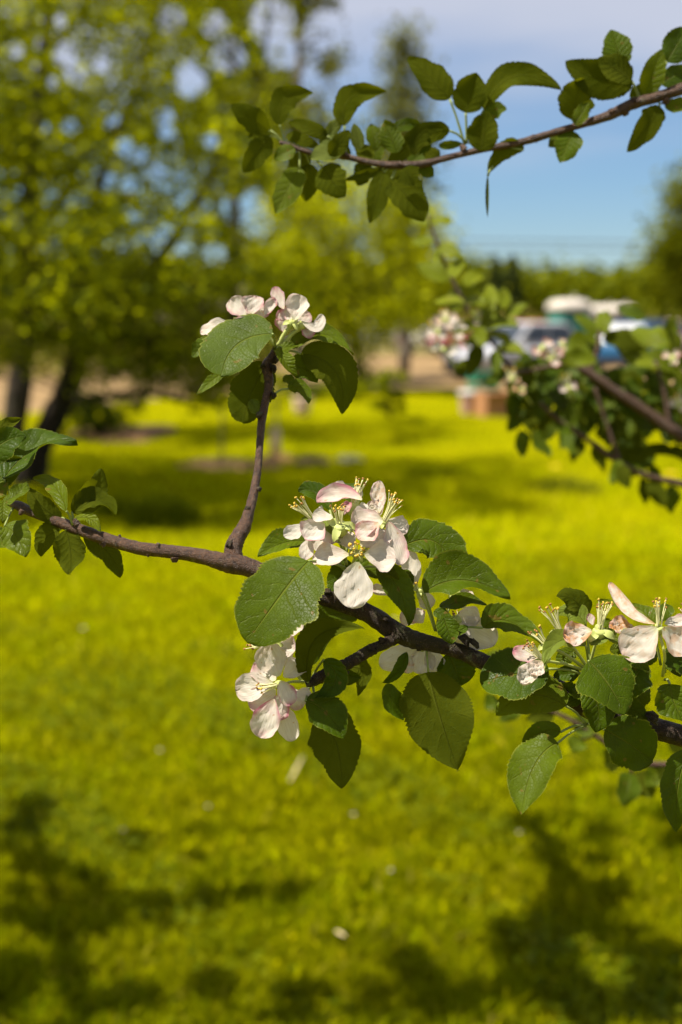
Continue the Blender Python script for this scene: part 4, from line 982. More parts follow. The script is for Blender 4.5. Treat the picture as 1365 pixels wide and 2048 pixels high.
# behind the branch
B((840, 1180), (872, 1262), [
    ((832, 1172), (816, 1102), 40, dict(f=(-.1, .3), pink=.10, brown=.06)),
    ((844, 1170), (890, 1162), 30, dict(f=(.1, .5), pink=.55, brown=.04)),
    ((784, 1188), (744, 1176), 22, dict(f=(0, .5), pink=.35, dz=.004)),
    ((842, 1186), (862, 1216), 34, dict(f=(.1, .2), pink=.02, dz=.004))],
  st=((838, 1160), dict(n=5)), dz=.006, seed=8, sepals=3)
B((916, 1184), (878, 1262), [((912, 1182), (946, 1196), 22, dict(f=(0, .8), pink=.1, brown=.3)), ((914, 1188), (926, 1216), 24, dict(f=(0, .3), pink=.05, brown=.1))],
  st=((926, 1146), dict(n=9, spread=.45, brown=.85)), dz=.010, seed=9, sepals=3)
B((918, 1238), (882, 1264), [((915, 1238), (988, 1288), 66, dict(f=(.1, .6), pink=.02, brown=.05, cup=.2)), ((912, 1234), (960, 1236), 40, dict(f=(.1, .7), pink=.08, dz=.003)), ((910, 1244), (930, 1290), 40, dict(f=(0, .3), pink=.02, dz=.004))],
  st=((912, 1222), dict(n=5)), dz=.014, seed=10, sepals=1)
B((842, 1296), (866, 1276), [
    ((836, 1296), (760, 1332), 46, dict(f=(-.1, .2), pink=.02, brown=.05)),
    ((848, 1292), (842, 1348), 56, dict(f=(.0, .1), pink=.05, brown=.05)),
    ((820, 1312), (812, 1346), 28, dict(f=(0, .1), pink=.0, brown=.6, dz=-.004)),
    ((856, 1296), (876, 1342), 40, dict(f=(.1, .1), pink=.02)),
    ((838, 1240), (800, 1232), 34, dict(f=(0, .4), pink=.3, dz=.004)),
    ((846, 1246), (826, 1222), 34, dict(f=(0, .4), pink=.45, dz=.002))],
  dz=.014, seed=11, sepals=1)
# right-hand cluster: fading flowers
B((1086, 1320), (1172, 1342), [
    ((1078, 1314), (1028, 1302), 34, dict(f=(-.2, .6), pink=.5, brown=.20, crinkle=.10)),
    ((1070, 1322), (1042, 1366), 38, dict(f=(-.1, .5), pink=.05, brown=.22, crinkle=.16, dz=-.006)),
    ((1084, 1322), (1062, 1348), 34, dict(f=(.0, .5), pink=.03, brown=.35, crinkle=.16, dz=-.008))],
  st=((1054, 1288), dict(n=13, spread=.38, fwd=6, brown=.6)), dz=-.016, seed=12, sepals=2, label='wilted flower lying on the round leaf')
B((1092, 1288), (1172, 1338), [((1092, 1284), (1112, 1296), 26, dict(f=(0, .6), pink=.2, brown=.8, crinkle=.2))],
  st=((1068, 1258), dict(n=9, spread=.4, brown=.7)), dz=-.006, seed=13, sepals=2)
B((1122, 1266), (1176, 1336), [((1110, 1264), (1102, 1290), 22, dict(f=(0, .4), pink=0, brown=.2))],
  st=((1094, 1212), dict(n=12, spread=.40, brown=.6)), dz=-.002, seed=14, sepals=3, cup_r=13)
B((1200, 1262), (1178, 1338), [
    ((1184, 1262), (1128, 1274), 44, dict(f=(-.2, .6), pink=.25, brown=.75, crinkle=.18, dz=-.006)),
    ((1186, 1250), (1180, 1228), 16, dict(f=(0, .4), pink=.9, brown=.3))],
  st=((1207, 1202), dict(n=18, spread=.42, brown=.4)), dz=-.010, seed=15, sepals=5, cup_r=17)
B((1262, 1262), (1300, 1345), [((1268, 1256), (1220, 1250), 36, dict(f=(-.1, .6), pink=.2, brown=1.0, crinkle=.25))], dz=.0, seed=16, sepals=2)
B((1318, 1256), (1326, 1352), [
    ((1310, 1248), (1236, 1170), 26, dict(f=(-.3, .8), pink=.05, brown=.60, crinkle=.12, cup=.5, dz=-.004, mid=(1264, 1222))),
    ((1314, 1256), (1248, 1314), 72, dict(f=(-.25, .3), pink=.12, brown=.26, cup=.2, dz=-.006)),
    ((1326, 1256), (1378, 1304), 60, dict(f=(.2, .35), pink=.12, brown=.5, cup=.3, dz=-.004)),
    ((1330, 1248), (1380, 1238), 24, dict(f=(.1, .8), pink=.35, brown=.1))],
  st=((1322, 1200), dict(n=17, spread=.36, fwd=4, brown=.5)), dz=-.012, seed=17, sepals=3, bend=(1330, 1310))
B((1392, 1260), (1372, 1350), [((1386, 1258), (1372, 1290), 34, dict(pink=.1, brown=.2))], st=((1376, 1208), dict(n=10, brown=.5)), seed=18)
# top of the side shoot
B((506, 640), (548, 690, dt), [
    ((510, 640), (486, 622), 40, dict(f=(-.1, .3), pink=.6, dz=.004)), ((514, 640), (530, 606), 38, dict(f=(.1, .3), pink=.5, dz=.005)), ((508, 648), (522, 668), 34, dict(f=(.0, .2), pink=.7, dz=.002)),
    ((472, 654), (401, 664), 34, dict(f=(-.1, .9), pink=.05, brown=.12, crinkle=.10)),
    ((492, 632), (460, 596), 42, dict(f=(-.2, .3), pink=.30, cup=.3)),
    ((504, 628), (508, 589), 46, dict(f=(.0, .3), pink=.30, cup=.3)),
    ((496, 634), (472, 662), 34, dict(f=(-.2, .2), pink=.50, cup=.4, dz=-.004)),
    ((528, 630), (550, 594), 22, dict(f=(.2, .2), pink=.9, cup=.4))],
  st=((496, 636), dict(n=4)), dz=dt - .006, seed=21, sepals=3, stalk_r=5)
B((586, 644), (556, 692, dt), [
    ((584, 642), (560, 618), 36, dict(f=(-.1, .3), pink=.6, dz=.004)), ((592, 646), (618, 624), 36, dict(f=(.1, .3), pink=.4, dz=.004)),
    ((568, 618), (547, 571), 26, dict(f=(-.1, .3), pink=.45, cup=.4)),
    ((570, 622), (592, 640), 26, dict(f=(0, .4), pink=.5, dz=.003)),
    ((590, 640), (598, 587), 46, dict(f=(.1, .3), pink=.12, cup=.4, dz=-.006)),
    ((604, 642), (643, 628), 18, dict(f=(.1, .6), mid=(632, 656), pink=.02, brown=.06, dz=-.004))],
  st=((592, 630), dict(n=3)), dz=dt - .004, seed=22, sepals=3, stalk_r=4.5)
B((606, 650), (562, 694, dt), [
    ((606, 648), (624, 676), 28, dict(f=(.2, .2), pink=1.2, brown=.1, cup=.5)),
    ((574, 666), (562, 630), 34, dict(f=(0, .2), pink=.6, cup=.3, dz=.006)),
    ((580, 670), (570, 700), 30, dict(f=(0, .2), pink=.25, dz=.008)),
    ((530, 662), (492, 672), 20, dict(f=(0, .5), pink=.6, dz=.006))],
  dz=dt - .002, seed=23, sepals=2, stalk_r=4.5)

# ------------------------------------------------------------------ the upper twig, a little behind the focus
du = 1.06
ub = empty('apple_branch', P(1420, 160, du), 'leafy apple twig without flowers reaching in across the sky at upper right', 'branch')
limb(ub, du, [(560, 284, 4, 0), (600, 299, 5, 0), (640, 309, 5.5, 0), (690, 313, 6, 0), (740, 325, 6.5, 0), (790, 331, 8, 0), (850, 327, 7.5, 0), (900, 314, 6.5, 0), (960, 300, 6.5, 0), (1040, 285, 7.5, 0), (1100, 268, 7.5, 0), (1160, 250, 8, 0), (1220, 231, 10, 0), (1260, 210, 11.5, 0), (1310, 196, 11, 0), (1365, 178, 12, 0), (1440, 155, 13, .02), (1700, 90, 17, .08)],
     M['bark'], 10, 5, 0.08, 33, knobs=[(1070, 277, 8, 2, -1), (1225, 226, 10, -2, -8), (1270, 206, 11, 3, -8), (1250, 222, 8, 3, 9), (690, 313, 8, 0, -8), (930, 300, 6, -8, -10), (800, 331, 8, 4, -6), (1330, 200, 8, 6, 8)])
U = lambda b, t, w, **k: leaf(ub, du, b, t, w * 1.06, **{**dict(nl=60, nw=8, wave=rnd.uniform(.05, .18), twist=rnd.uniform(-.35, .35), f=(rnd.uniform(-.3, .3), rnd.uniform(-.35, .25)), yel=.26, under=rnd.random() < .6, teeth=.12), **k})
U((538, 262), (464, 214), 46, stalk=(566, 285)); U((540, 272), (486, 342), 46, stalk=(564, 286)); U((542, 262), (496, 276), 40, stalk=(564, 286), dz=.01)
U((560, 250), (628, 180), 48, mid=(570, 196), stalk=(568, 286)); U((690, 252), (774, 182), 50, mid=(702, 196), stalk=(692, 312)); U((655, 272), (578, 246), 32, stalk=(690, 312))
U((640, 290), (690, 226), 26, pale=.5, under=True); U((690, 292), (620, 322), 44, pale=.4, under=True, f=(0, .5)); U((600, 336), (552, 434), 52, stalk=(600, 300)); U((620, 328), (612, 398), 44, dz=.008, stalk=(604, 300))
U((645, 334), (690, 398), 62, stalk=(610, 302)); U((765, 338), (690, 362), 18, stalk=(792, 330)); U((768, 345), (738, 452), 44, stalk=(795, 331)); U((784, 358), (850, 442), 74, stalk=(798, 332)); U((808, 336), (830, 372), 44, dz=-.006)
U((900, 262), (764, 346), 44, mid=(836, 278), stalk=(932, 284), yel=.25); U((795, 305), (768, 240), 44); U((752, 296), (742, 246), 34, under=False); U((806, 296), (752, 262), 36); U((830, 312), (888, 262), 36, mid=(845, 268)); U((720, 300), (708, 248), 26, pale=.3); U((745, 318), (712, 290), 34, f=(0, .6), yel=.45)
U((900, 198), (816, 116), 66, stalk=(930, 290), yel=.22); U((932, 226), (952, 150), 66, stalk=(934, 288), yel=.08); U((968, 220), (1118, 190), 50, mid=(1030, 158), stalk=(940, 288)); U((968, 238), (1012, 224), 32, mid=(992, 222)); U((962, 302), (974, 226), 62, yel=.08, dz=-.006)
U((1145, 240), (1166, 160), 70, mid=(1152, 200), stalk=(1150, 252), yel=.35); U((1150, 250), (1180, 200), 30, dz=-.008, yel=.3); U((1266, 166), (1130, 124), 72, mid=(1190, 158), stalk=(1280, 200), yel=.10); U((1246, 132), (1224, 56), 58, stalk=(1280, 196), yel=.1); U((1264, 160), (1196, 118), 60, dz=-.006, yel=.02)
U((1292, 190), (1318, 106), 46, stalk=(1300, 200), yel=.3); U((1334, 124), (1378, 52), 60, stalk=(1310, 196), yel=.05); U((1322, 168), (1386, 128), 44, stalk=(1312, 194), yel=.02); U((1262, 200), (1300, 170), 34, dz=.01)
U((1146, 262), (1120, 328), 52, yel=.2, stalk=(1148, 252)); U((1145, 264), (1098, 292), 40, dz=.006, yel=.3); U((1320, 212), (1250, 310), 46, mid=(1290, 260), stalk=(1316, 200)); U((1318, 214), (1292, 262), 44, dz=.008, under=False); U((1330, 214), (1390, 208), 30)
U((1048, 300), (978, 344), 36, mid=(1010, 300), stalk=(968, 298), wave=.3, yel=.25); U((976, 352), (974, 438), 13, stalk=(986, 334), prof='narrow', fold=1.0, yel=.1); U((878, 292), (926, 284), 18, yel=.1)
for q in [((615, 305), (578, 352), 40), ((660, 312), (700, 262), 36), ((735, 322), (768, 290), 36), ((735, 326), (716, 372), 38), ((820, 328), (862, 292), 40), ((700, 316), (656, 284), 34), ((840, 328), (868, 356), 30), ((590, 296), (548, 318), 34), ((770, 330), (800, 392), 40), ((880, 318), (846, 300), 30)]: U(*q, yel=rnd.uniform(.05, .25), dz=rnd.uniform(-.015, .03))
U((860, 300), (815, 262), 40, yel=.1); U((780, 262), (845, 252), 26, mid=(820, 246), yel=.1); U((575, 270), (640, 300), 26, dz=.01)

# ------------------------------------------------------------------ the blurred flowering branch at the right
dj = 1.8
jb = empty('apple_branch', P(1440, 920, dj), 'blurred flowering apple branch hanging in at the right, in front of the parked cars', 'branch')
J_limbs = [[(1640, 1010, 24), (1420, 905, 18), (1340, 856, 15), (1270, 808, 14), (1220, 775, 14), (1178, 746, 13), (1140, 728, 8), (1090, 735, 6), (1030, 742, 6), (990, 690, 6), (950, 640, 5), (915, 580, 5), (880, 500, 4.5), (856, 430, 3.5)],
           [(1640, 1010, 20), (1440, 985, 12), (1365, 968, 9), (1290, 950, 8), (1240, 925, 8), (1180, 882, 7), (1120, 842, 6), (1080, 805, 5)],
           [(1240, 925, 7), (1225, 880, 6), (1208, 830, 5), (1190, 775, 5)],
           [(1180, 746, 7), (1195, 700, 6), (1200, 660, 4)],
           [(1340, 856, 8), (1330, 790, 6), (1310, 720, 5)]]
for k, l in enumerate(J_limbs): limb(jb, dj, [(a_, b_, r_ * .78) for a_, b_, r_ in l], M['bark'], 8, 4, 0.1, 40 + k)
rj = random.Random(91)
def jleaf(x, y, ang=None, ln=None, **kw):
    a = rj.uniform(0, 6.28) if ang is None else math.radians(ang) + rj.uniform(-.3, .3); ln = (ln or rj.uniform(52, 84)) * (.74 if y > 700 else .88)
    kw.setdefault('f', (rj.uniform(-.6, .6), rj.uniform(-.1, 1.0))); kw.setdefault('yel', rj.uniform(.1, .4)); kw.setdefault('dz', rj.uniform(-.05, .05)); kw.setdefault('under', rj.random() < .4)
    return leaf(jb, dj, (x, y), (x + ln * math.cos(a), y + ln * math.sin(a)), ln * rj.uniform(.42, .6), hero=False, **kw)
# upper shoot: sunlit young leaves
for x, y, a, ln in [(858, 440, -100, 60), (862, 445, -20, 50), (858, 450, 190, 46), (870, 480, 160, 56), (876, 490, 20, 62), (880, 500, 100, 44), (900, 560, -160, 84), (905, 555, -80, 70), (912, 575, 90, 70), (925, 570, -50, 74), (930, 600, 10, 60), (940, 625, -20, 80), (955, 640, -75, 66), (960, 645, 0, 84), (958, 648, 70, 60), (975, 665, 40, 60), (985, 680, 160, 60), (930, 610, 200, 70), (945, 640, 130, 64), (1000, 620, -60, 60), (1010, 630, -20, 60), (990, 610, -100, 56), (1000, 690, 30, 60)]:
    jleaf(x, y, a, ln, yel=rj.uniform(.55, .95), f=(rj.uniform(-.5, .3), rj.uniform(.5, 1.2)), under=False)
# right upper tuft
for x, y, a, ln in [(1200, 672, -130, 74), (1205, 670, -60, 70), (1205, 676, 10, 110), (1200, 680, 165, 100), (1198, 690, 130, 60), (1210, 668, -100, 60), (1260, 660, 20, 90), (1195, 720, 170, 110), (1190, 735, 190, 90), (1230, 680, 35, 110)]:
    jleaf(x, y, a, ln, yel=rj.uniform(.3, .65), f=(rj.uniform(-.4, .3), rj.uniform(.4, 1.1)))
# dark mass below the limb
for k in range(120):
    x = rj.uniform(1030, 1250); y = 752 + rj.uniform(-60, 75) + (x - 1030) * .2
    jleaf(x, y, rj.uniform(30, 150), None, dz=rj.uniform(.01, .22), yel=rj.uniform(.0, .2))
for k in range(115):
    x = rj.uniform(1230, 1430); y = rj.uniform(730, 930)
    jleaf(x, y, rj.uniform(0, 360), None, dz=rj.uniform(.01, .22), yel=rj.uniform(0.0, .15))
for x, y, a in [(1045, 860, 100), (1068, 862, 80), (1130, 842, 95), (1160, 880, 110), (1130, 870, 75), (1190, 890, 70), (1240, 930, 80), (1260, 935, 110), (1285, 955, 100), (1110, 850, 120), (1240, 920, 130), (1060, 780, 110), (1020, 740, 170), (1010, 745, 140), (960, 690, 110), (945, 720, 130), (1300, 960, 60), (1340, 970, 90), (990, 700, 100)]:
    jleaf(x, y, a, rj.uniform(60, 84), yel=rj.uniform(.05, .25))
for x, y, a in [(1290, 640, 200), (1330, 690, -60), (1340, 720, 20), (1350, 750, 170), (1310, 730, -150), (1300, 700, 60), (1360, 800, 200), (1345, 660, 100)]:
    jleaf(x, y, a, rj.uniform(60, 90), yel=rj.uniform(.1, .5), dz=.05)
def jflower(x, y, n=5, r=30, pink=.15, st=True, seed=0, brown=.08):
    ps = []; a0 = rj.uniform(0, 6.28)
    for k in range(n):
        a = a0 + 2 * math.pi * k / n
        ps.append(((x + 4 * math.cos(a), y + 4 * math.sin(a)), (x + r * math.cos(a), y + r * .8 * math.sin(a)), r * .85, dict(f=(rj.uniform(-.4, .2), rj.uniform(.3, 1.0)), pink=pink * rj.uniform(.4, 1.6), brown=brown, nl=8, nw=6, cup=.4)))
    blossom(jb, dj, (x, y), (x + rj.uniform(-10, 30), y + rj.uniform(25, 45), .03), ps, st=((x - 6, y - 22), dict(n=6, spread=.6)) if st else None, cup_r=7, stalk_r=2.2, dz=-.03, sepals=1, seed=seed)
for k, (x, y, n, r, pk, br) in enumerate([(893, 640, 4, 24, .4, .3), (914, 662, 3, 24, .2, .1), (876, 664, 3, 22, .4, .1), (888, 698, 2, 26, .03, .02), (955, 637, 2, 18, .1, .3), (1085, 694, 2, 24, 1.2, .4), (1107, 716, 3, 24, 1.2, .35), (1125, 690, 2, 16, .2, .8), (1025, 757, 3, 16, .05, .9), (1040, 778, 3, 15, .05, .9), (1135, 772, 3, 20, .8, .05), (1345, 715, 3, 20, .8, .4), (1360, 810, 3, 22, .3, .2)]):
    jflower(x, y, n, r, pk, k % 2 == 0, 60 + k, br)

# ------------------------------------------------------------------ a second blurred twig low down behind the right cluster
dk = 1.42
kb = empty('apple_branch', P(1440, 1520, dk), 'blurred leafy twig low at the right, behind the sharp branch', 'branch')
for k, l in enumerate([[(1640, 1500, 16), (1420, 1520, 10), (1340, 1530, 7), (1260, 1520, 6), (1190, 1470, 5), (1110, 1425, 4), (1030, 1405, 3)], [(1260, 1520, 4), (1265, 1550, 3)], [(1190, 1470, 4), (1160, 1480, 3)]]):
    limb(kb, dk, l, M['bark'], 8, 4, 0.1, 50 + k)
for x, y, tx_, ty_, w_ in [(1262, 1545, 1240, 1606, 52), (1272, 1545, 1302, 1592, 50), (1330, 1525, 1345, 1572, 50), (1320, 1535, 1290, 1570, 40), (1245, 1530, 1212, 1500, 40), (1160, 1475, 1140, 1500, 40), (1150, 1465, 1190, 1440, 44), (1180, 1470, 1160, 1440, 40), (1110, 1430, 1050, 1440, 36), (1000, 1400, 970, 1416, 40), (1040, 1405, 1000, 1440, 36), (1225, 1510, 1222, 1545, 34), (1340, 1500, 1380, 1470, 50), (1365, 1530, 1390, 1590, 50), (1120, 1420, 1100, 1380, 34), (990, 1310, 965, 1350, 36), (985, 1300, 1000, 1340, 36)]:
    leaf(kb, dk, (x, y), (tx_, ty_), w_, hero=False, f=(rj.uniform(-.3, .3), rj.uniform(.0, .6)), yel=rj.uniform(.1, .3), under=rj.random() < .4)

# ------------------------------------------------------------------ the tree out of frame at the left whose boughs shade the foreground grass
def over(x, y, h):
    g = G(x, y); return g + SUN * (h / SUN.z)
ot_base = Vector((-3.1, 2.9, 0))
ot = empty('apple_tree', ot_base, 'apple tree beyond the left edge whose shadow lies on the near grass', 'tree')
HH = 2.85
fork = Vector((-3.0, 2.95, 2.1))
wood('trunk', ot, [(*ot_base, 0.16), (-3.08, 2.92, 1.0, 0.12), (*fork, 0.11)], M['treebark'], 10)
bough = [[(182, 2120), (178, 2030), (160, 1930), (140, 1860), (115, 1770), (85, 1690), (55, 1610)],
         [(150, 1890), (230, 1870), (320, 1855), (430, 1835), (520, 1822), (600, 1812)],
         [(1180, 2120), (1150, 2020), (1130, 1930), (1135, 1850), (1120, 1760), (1095, 1690), (1075, 1655)],
         [(1000, 2080), (920, 2020), (850, 1960), (825, 1920)],
         [(1420, 2060), (1340, 1990), (1330, 1940)]]
ol = []; ocen = []; orad = []
for k, l in enumerate(bough):
    pts = [over(x, y, HH + 0.12 * k) for x, y in l]
    if k in (0, 2): pts = [fork.lerp(pts[0], 0.0), fork.lerp(pts[0], 0.5) + Vector((0, -1.15 if k == 2 else -.3, 0.25))] + pts
    r0 = 0.045 if k in (0, 2) else 0.018
    l4 = [(*p, r0 * (1 - 0.75 * i / len(pts))) for i, p in enumerate(pts)]
    ol.append(l4); wood('limb', ot, l4, M['treebark'], 7, 3)
for x, y, r, n in [(100, 1760, .13, 3), (70, 1650, .12, 3), (30, 1700, .12, 2), (200, 1800, .12, 2), (215, 1870, .13, 3), (130, 1870, .12, 3), (60, 1850, .10, 2), (330, 1850, .07, 2), (430, 1838, .07, 2), (500, 1820, .09, 2), (590, 1812, .08, 2), (300, 1700, .08, 1), (450, 2030, .10, 2), (300, 2040, .12, 2), (60, 2010, .14, 3), (10, 2040, .14, 3), (400, 1700, .06, 1), (190, 1970, .05, 1),
                   (1080, 1665, .07, 2), (1110, 1720, .09, 3), (1215, 1720, .08, 2), (1240, 1790, .09, 3), (1150, 1800, .08, 2), (1210, 1860, .11, 4), (1120, 1870, .10, 4), (1050, 1905, .11, 3), (1130, 1960, .11, 4), (1180, 2030, .12, 4), (1060, 2000, .10, 3), (830, 1925, .07, 2), (850, 1985, .09, 3), (900, 2035, .12, 3), (970, 2020, .10, 3), (1340, 1970, .12, 4), (1365, 1690, .10, 3), (1320, 2040, .12, 3), (760, 2045, .10, 2), (620, 2050, .10, 2), (1280, 1930, .07, 1)]:
    for q in range(n * 2):
        ocen.append(over(x + rj.uniform(-16, 16), y + rj.uniform(-34, 34), HH + rj.uniform(-.12, .2))); orad.append(r * 0.42)
foliage('crown', ot, ocen, orad, 44, 0.026, M['fol_apple'], 95)
twigs(ot, ocen, ol, M['treebark'], 0.007, 96, 2)
# the rest of that crown, over its own trunk and the grass outside the frame
oc2 = [fork + Vector((rj.uniform(-2.4, -.5), rj.uniform(-1.9, 1.2), rj.uniform(0.4, 1.6))) for k in range(70)]
foliage('crown', ot, oc2, [0.3] * 70, 40, 0.034, M['fol_apple'], 97)

# ------------------------------------------------------------------ small plants and things on the lawn
def tuft(name, px, py, width, height, n, mat, label, seed, cat='grass', group=None):
    g = G(px, py); rg = random.Random(seed); V = []; F = []
    for k in range(n):
        a = rg.uniform(0, 6.28); q = width * 0.5 * math.sqrt(rg.random()); x, y = g.x + q * math.cos(a), g.y + q * math.sin(a)
        h = height * (rg.uniform(.25, 1.0) ** 1.2) * (1.15 - 0.75 * q / (width * .5)); b_ = rg.uniform(0, 6.28); wv = rg.uniform(.003, .007); lx, ly = math.cos(a) * h * rg.uniform(0, .35), math.sin(a) * h * rg.uniform(0, .35)
        o = len(V); cx, cy = math.cos(b_) * wv, math.sin(b_) * wv
        V += [(x - cx, y - cy, 0), (x + cx, y + cy, 0), (x + lx * .35 + cx * .8, y + ly * .35 + cy * .8, h * .6), (x + lx * .35 - cx * .8, y + ly * .35 - cy * .8, h * .6), (x + lx, y + ly, h * .98)]
        F += [(o, o + 1, o + 2, o + 3), (o + 3, o + 2, o + 4)]
    o = link(name, mesh(name, V, F, mat, False)); o.location = (0, 0, 0)
    return tag(o, label, cat, group)
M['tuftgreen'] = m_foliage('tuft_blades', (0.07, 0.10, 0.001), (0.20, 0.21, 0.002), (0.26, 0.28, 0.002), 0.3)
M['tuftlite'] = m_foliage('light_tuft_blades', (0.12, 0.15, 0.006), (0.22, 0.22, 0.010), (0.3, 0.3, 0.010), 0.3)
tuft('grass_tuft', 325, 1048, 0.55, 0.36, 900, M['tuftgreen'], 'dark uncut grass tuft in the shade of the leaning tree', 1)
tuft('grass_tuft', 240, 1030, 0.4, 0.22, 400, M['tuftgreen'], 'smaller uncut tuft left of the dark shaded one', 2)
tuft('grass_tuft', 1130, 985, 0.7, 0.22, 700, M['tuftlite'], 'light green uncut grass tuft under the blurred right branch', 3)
tuft('grass_tuft', 880, 950, 0.8, 0.10, 500, M['tuftgreen'], 'low dark grass patch in the middle of the lawn', 4)
tuft('grass_tuft', 832, 845, 0.35, 0.13, 250, M['tuftgreen'], 'small dark tuft near the far shrub', 6)

def shrub(px, py, w_, h_, n, mat, label, seed, size=0.04):
    g = G(px, py); r = random.Random(seed); s = empty('shrub', g, label, 'shrub'); cen = []; rad = []; st = []
    for k in range(n):
        a = r.uniform(0, 6.28); q = w_ * .5 * math.sqrt(r.random()); z = h_ * r.uniform(.2, .95)
        cen.append((g.x + q * math.cos(a), g.y + q * math.sin(a), z)); rad.append(w_ * .16)
        if k % 3 == 0: st.append(tube_data([(g.x, g.y, 0, .012), (g.x + q * .4 * math.cos(a), g.y + q * .4 * math.sin(a), z * .6, .008), (*cen[-1], .004)], 5, 3))
    V, F = merge(st); link('stems', mesh('stems', V, F, M['treebark']), s, kind='stuff')
    foliage('leaves', s, cen, rad, 40, size, mat, seed); return s
shrub(205, 872, 0.95, 0.52, 34, M['fol_dark'], 'dark low shrub growing in the mulch bed behind the leaning tree', 81)
shrub(782, 838, 0.5, 0.75, 26, M['fol_apple'], 'small leafy shrub alone on the lawn before the gravel', 82)
shrub(690, 800, 0.9, 0.35, 26, M['fol_apple'], 'low green shrub at the foot of the bright yellow-green tree', 83)
shrub(600, 800, 0.8, 0.3, 20, M['fol_dark'], 'low dark shrub left of the bright yellow-green tree', 84)

def young_tree(px, py, top, label, seed, guard):
    g = G(px, py); dist = g.y; t = empty('young_tree', g, label, 'tree'); tp = P(px - 2, top, (g - CAM).dot(CF))
    wood('trunk', t, [(*g, .016), (g.x + .01, g.y, tp.z * .5, .012), (*tp, .006)], M['greybark'], 7, 3)
    r = random.Random(seed); cen = [(tp.x + r.uniform(-.2, .2), tp.y + r.uniform(-.2, .2), tp.z + r.uniform(-.28, .12)) for k in range(12)]
    foliage('crown', t, cen, [.12] * 12, 30, .028, M['fol_lime'], seed)
    if guard:
        V, F = tube_data([(g.x, g.y, 0, .05), (g.x, g.y, .2, .05), (g.x, g.y, .34, .045)], 9, 1); link('trunk_guard', mesh('trunk_guard', V, F, M['guard']), t)
    return t
M['guard'] = plain('trunk_guard', (0.50, 0.36, 0.26), 0.7, var=.15)
young_tree(443, 926, 752, 'thin young tree in a round bare bed, left of the upright shoot', 85, False)
young_tree(552, 917, 770, 'thin young tree with a pale trunk guard, right of the upright shoot', 86, True)

M['stone'] = plain('grey_stone', (0.12, 0.115, 0.08), 0.85, var=.3, scale=20)
M['soil'] = plain('dark_soil', (0.08, 0.045, 0.025), 0.9, var=.4, scale=30)
def lump(name, px, py, rx, ry, rz, mat, label, cat, seed):
    g = G(px, py); r = random.Random(seed); V = []; F = []; nr, na = 5, 16
    for i in range(nr + 1):
        a = i / nr * math.pi / 2
        for k in range(na):
            b_ = 2 * math.pi * k / na; q = 1 + .14 * math.sin(3 * b_ + seed) + r.uniform(-.07, .07)
            V.append((g.x + rx * math.cos(a) * math.cos(b_) * q, g.y + ry * math.cos(a) * math.sin(b_) * q, -.01 + rz * math.sin(a) * (1 + r.uniform(-.1, .1))))
    for i in range(nr):
        for k in range(na): F.append((i * na + k, i * na + (k + 1) % na, (i + 1) * na + (k + 1) % na, (i + 1) * na + k))
    return tag(link(name, mesh(name, V, F, mat)), label, cat)
lump('soil_mound', 622, 924, .19, .22, .07, M['soil'], 'small dark mound of earth on the lawn left of centre', 'mound', 2)
lump('flat_stone', 700, 919, .16, .22, .05, M['stone'], 'flat grey stone in the lawn beside the earth mound', 'stone', 5)

def plant_pot(px, py):
    g = G(px, py); t = empty('plant_pot', g, 'small pale pink pot at the far side of the lawn', 'pot')
    V, F = tube_data([(g.x, g.y, 0, .10), (g.x, g.y, .12, .125), (g.x, g.y, .24, .14)], 14, 1); link('body', mesh('body', V, F, M['guard']), t)
    V, F = tube_data([(g.x, g.y, .243, .155), (g.x, g.y, .29, .158)], 14, 1); link('rim', mesh('rim', V, F, M['guard']), t)
plant_pot(605, 832)

M['yellow'] = plain('dandelion_yellow', (0.80, 0.50, 0.01), 0.6, var=.2, scale=50)
def dandelion(px, py, r_, label):
    g = G(px, py); t = empty('dandelion', g, label, 'dandelion', 'dandelions in the lawn'); h = .09
    V, F = tube_data([(*g, .003), (g.x + .01, g.y, h * .6, .0025), (g.x + .015, g.y - .01, h, .0025)], 6, 3); link('stem', mesh('stem', V, F, M['stalk']), t)
    V = [(g.x + .015, g.y - .01, h + .012)]; F = []
    for k in range(28):
        a = 2 * math.pi * k / 28; q = r_ * (1 if k % 2 else .72); V.append((g.x + .015 + q * math.cos(a), g.y - .01 + q * math.sin(a), h + (.004 if k % 2 else .014)))
    F = [(0, 1 + k, 1 + (k + 1) % 28) for k in range(28)]
    link('flower_head', mesh('flower_head', V, F, M['yellow']), t)
dandelion(1106, 952, .05, 'yellow dandelion beside the light tuft, nearer the middle')
dandelion(1338, 968, .06, 'yellow dandelion near the right edge under the blurred branch')

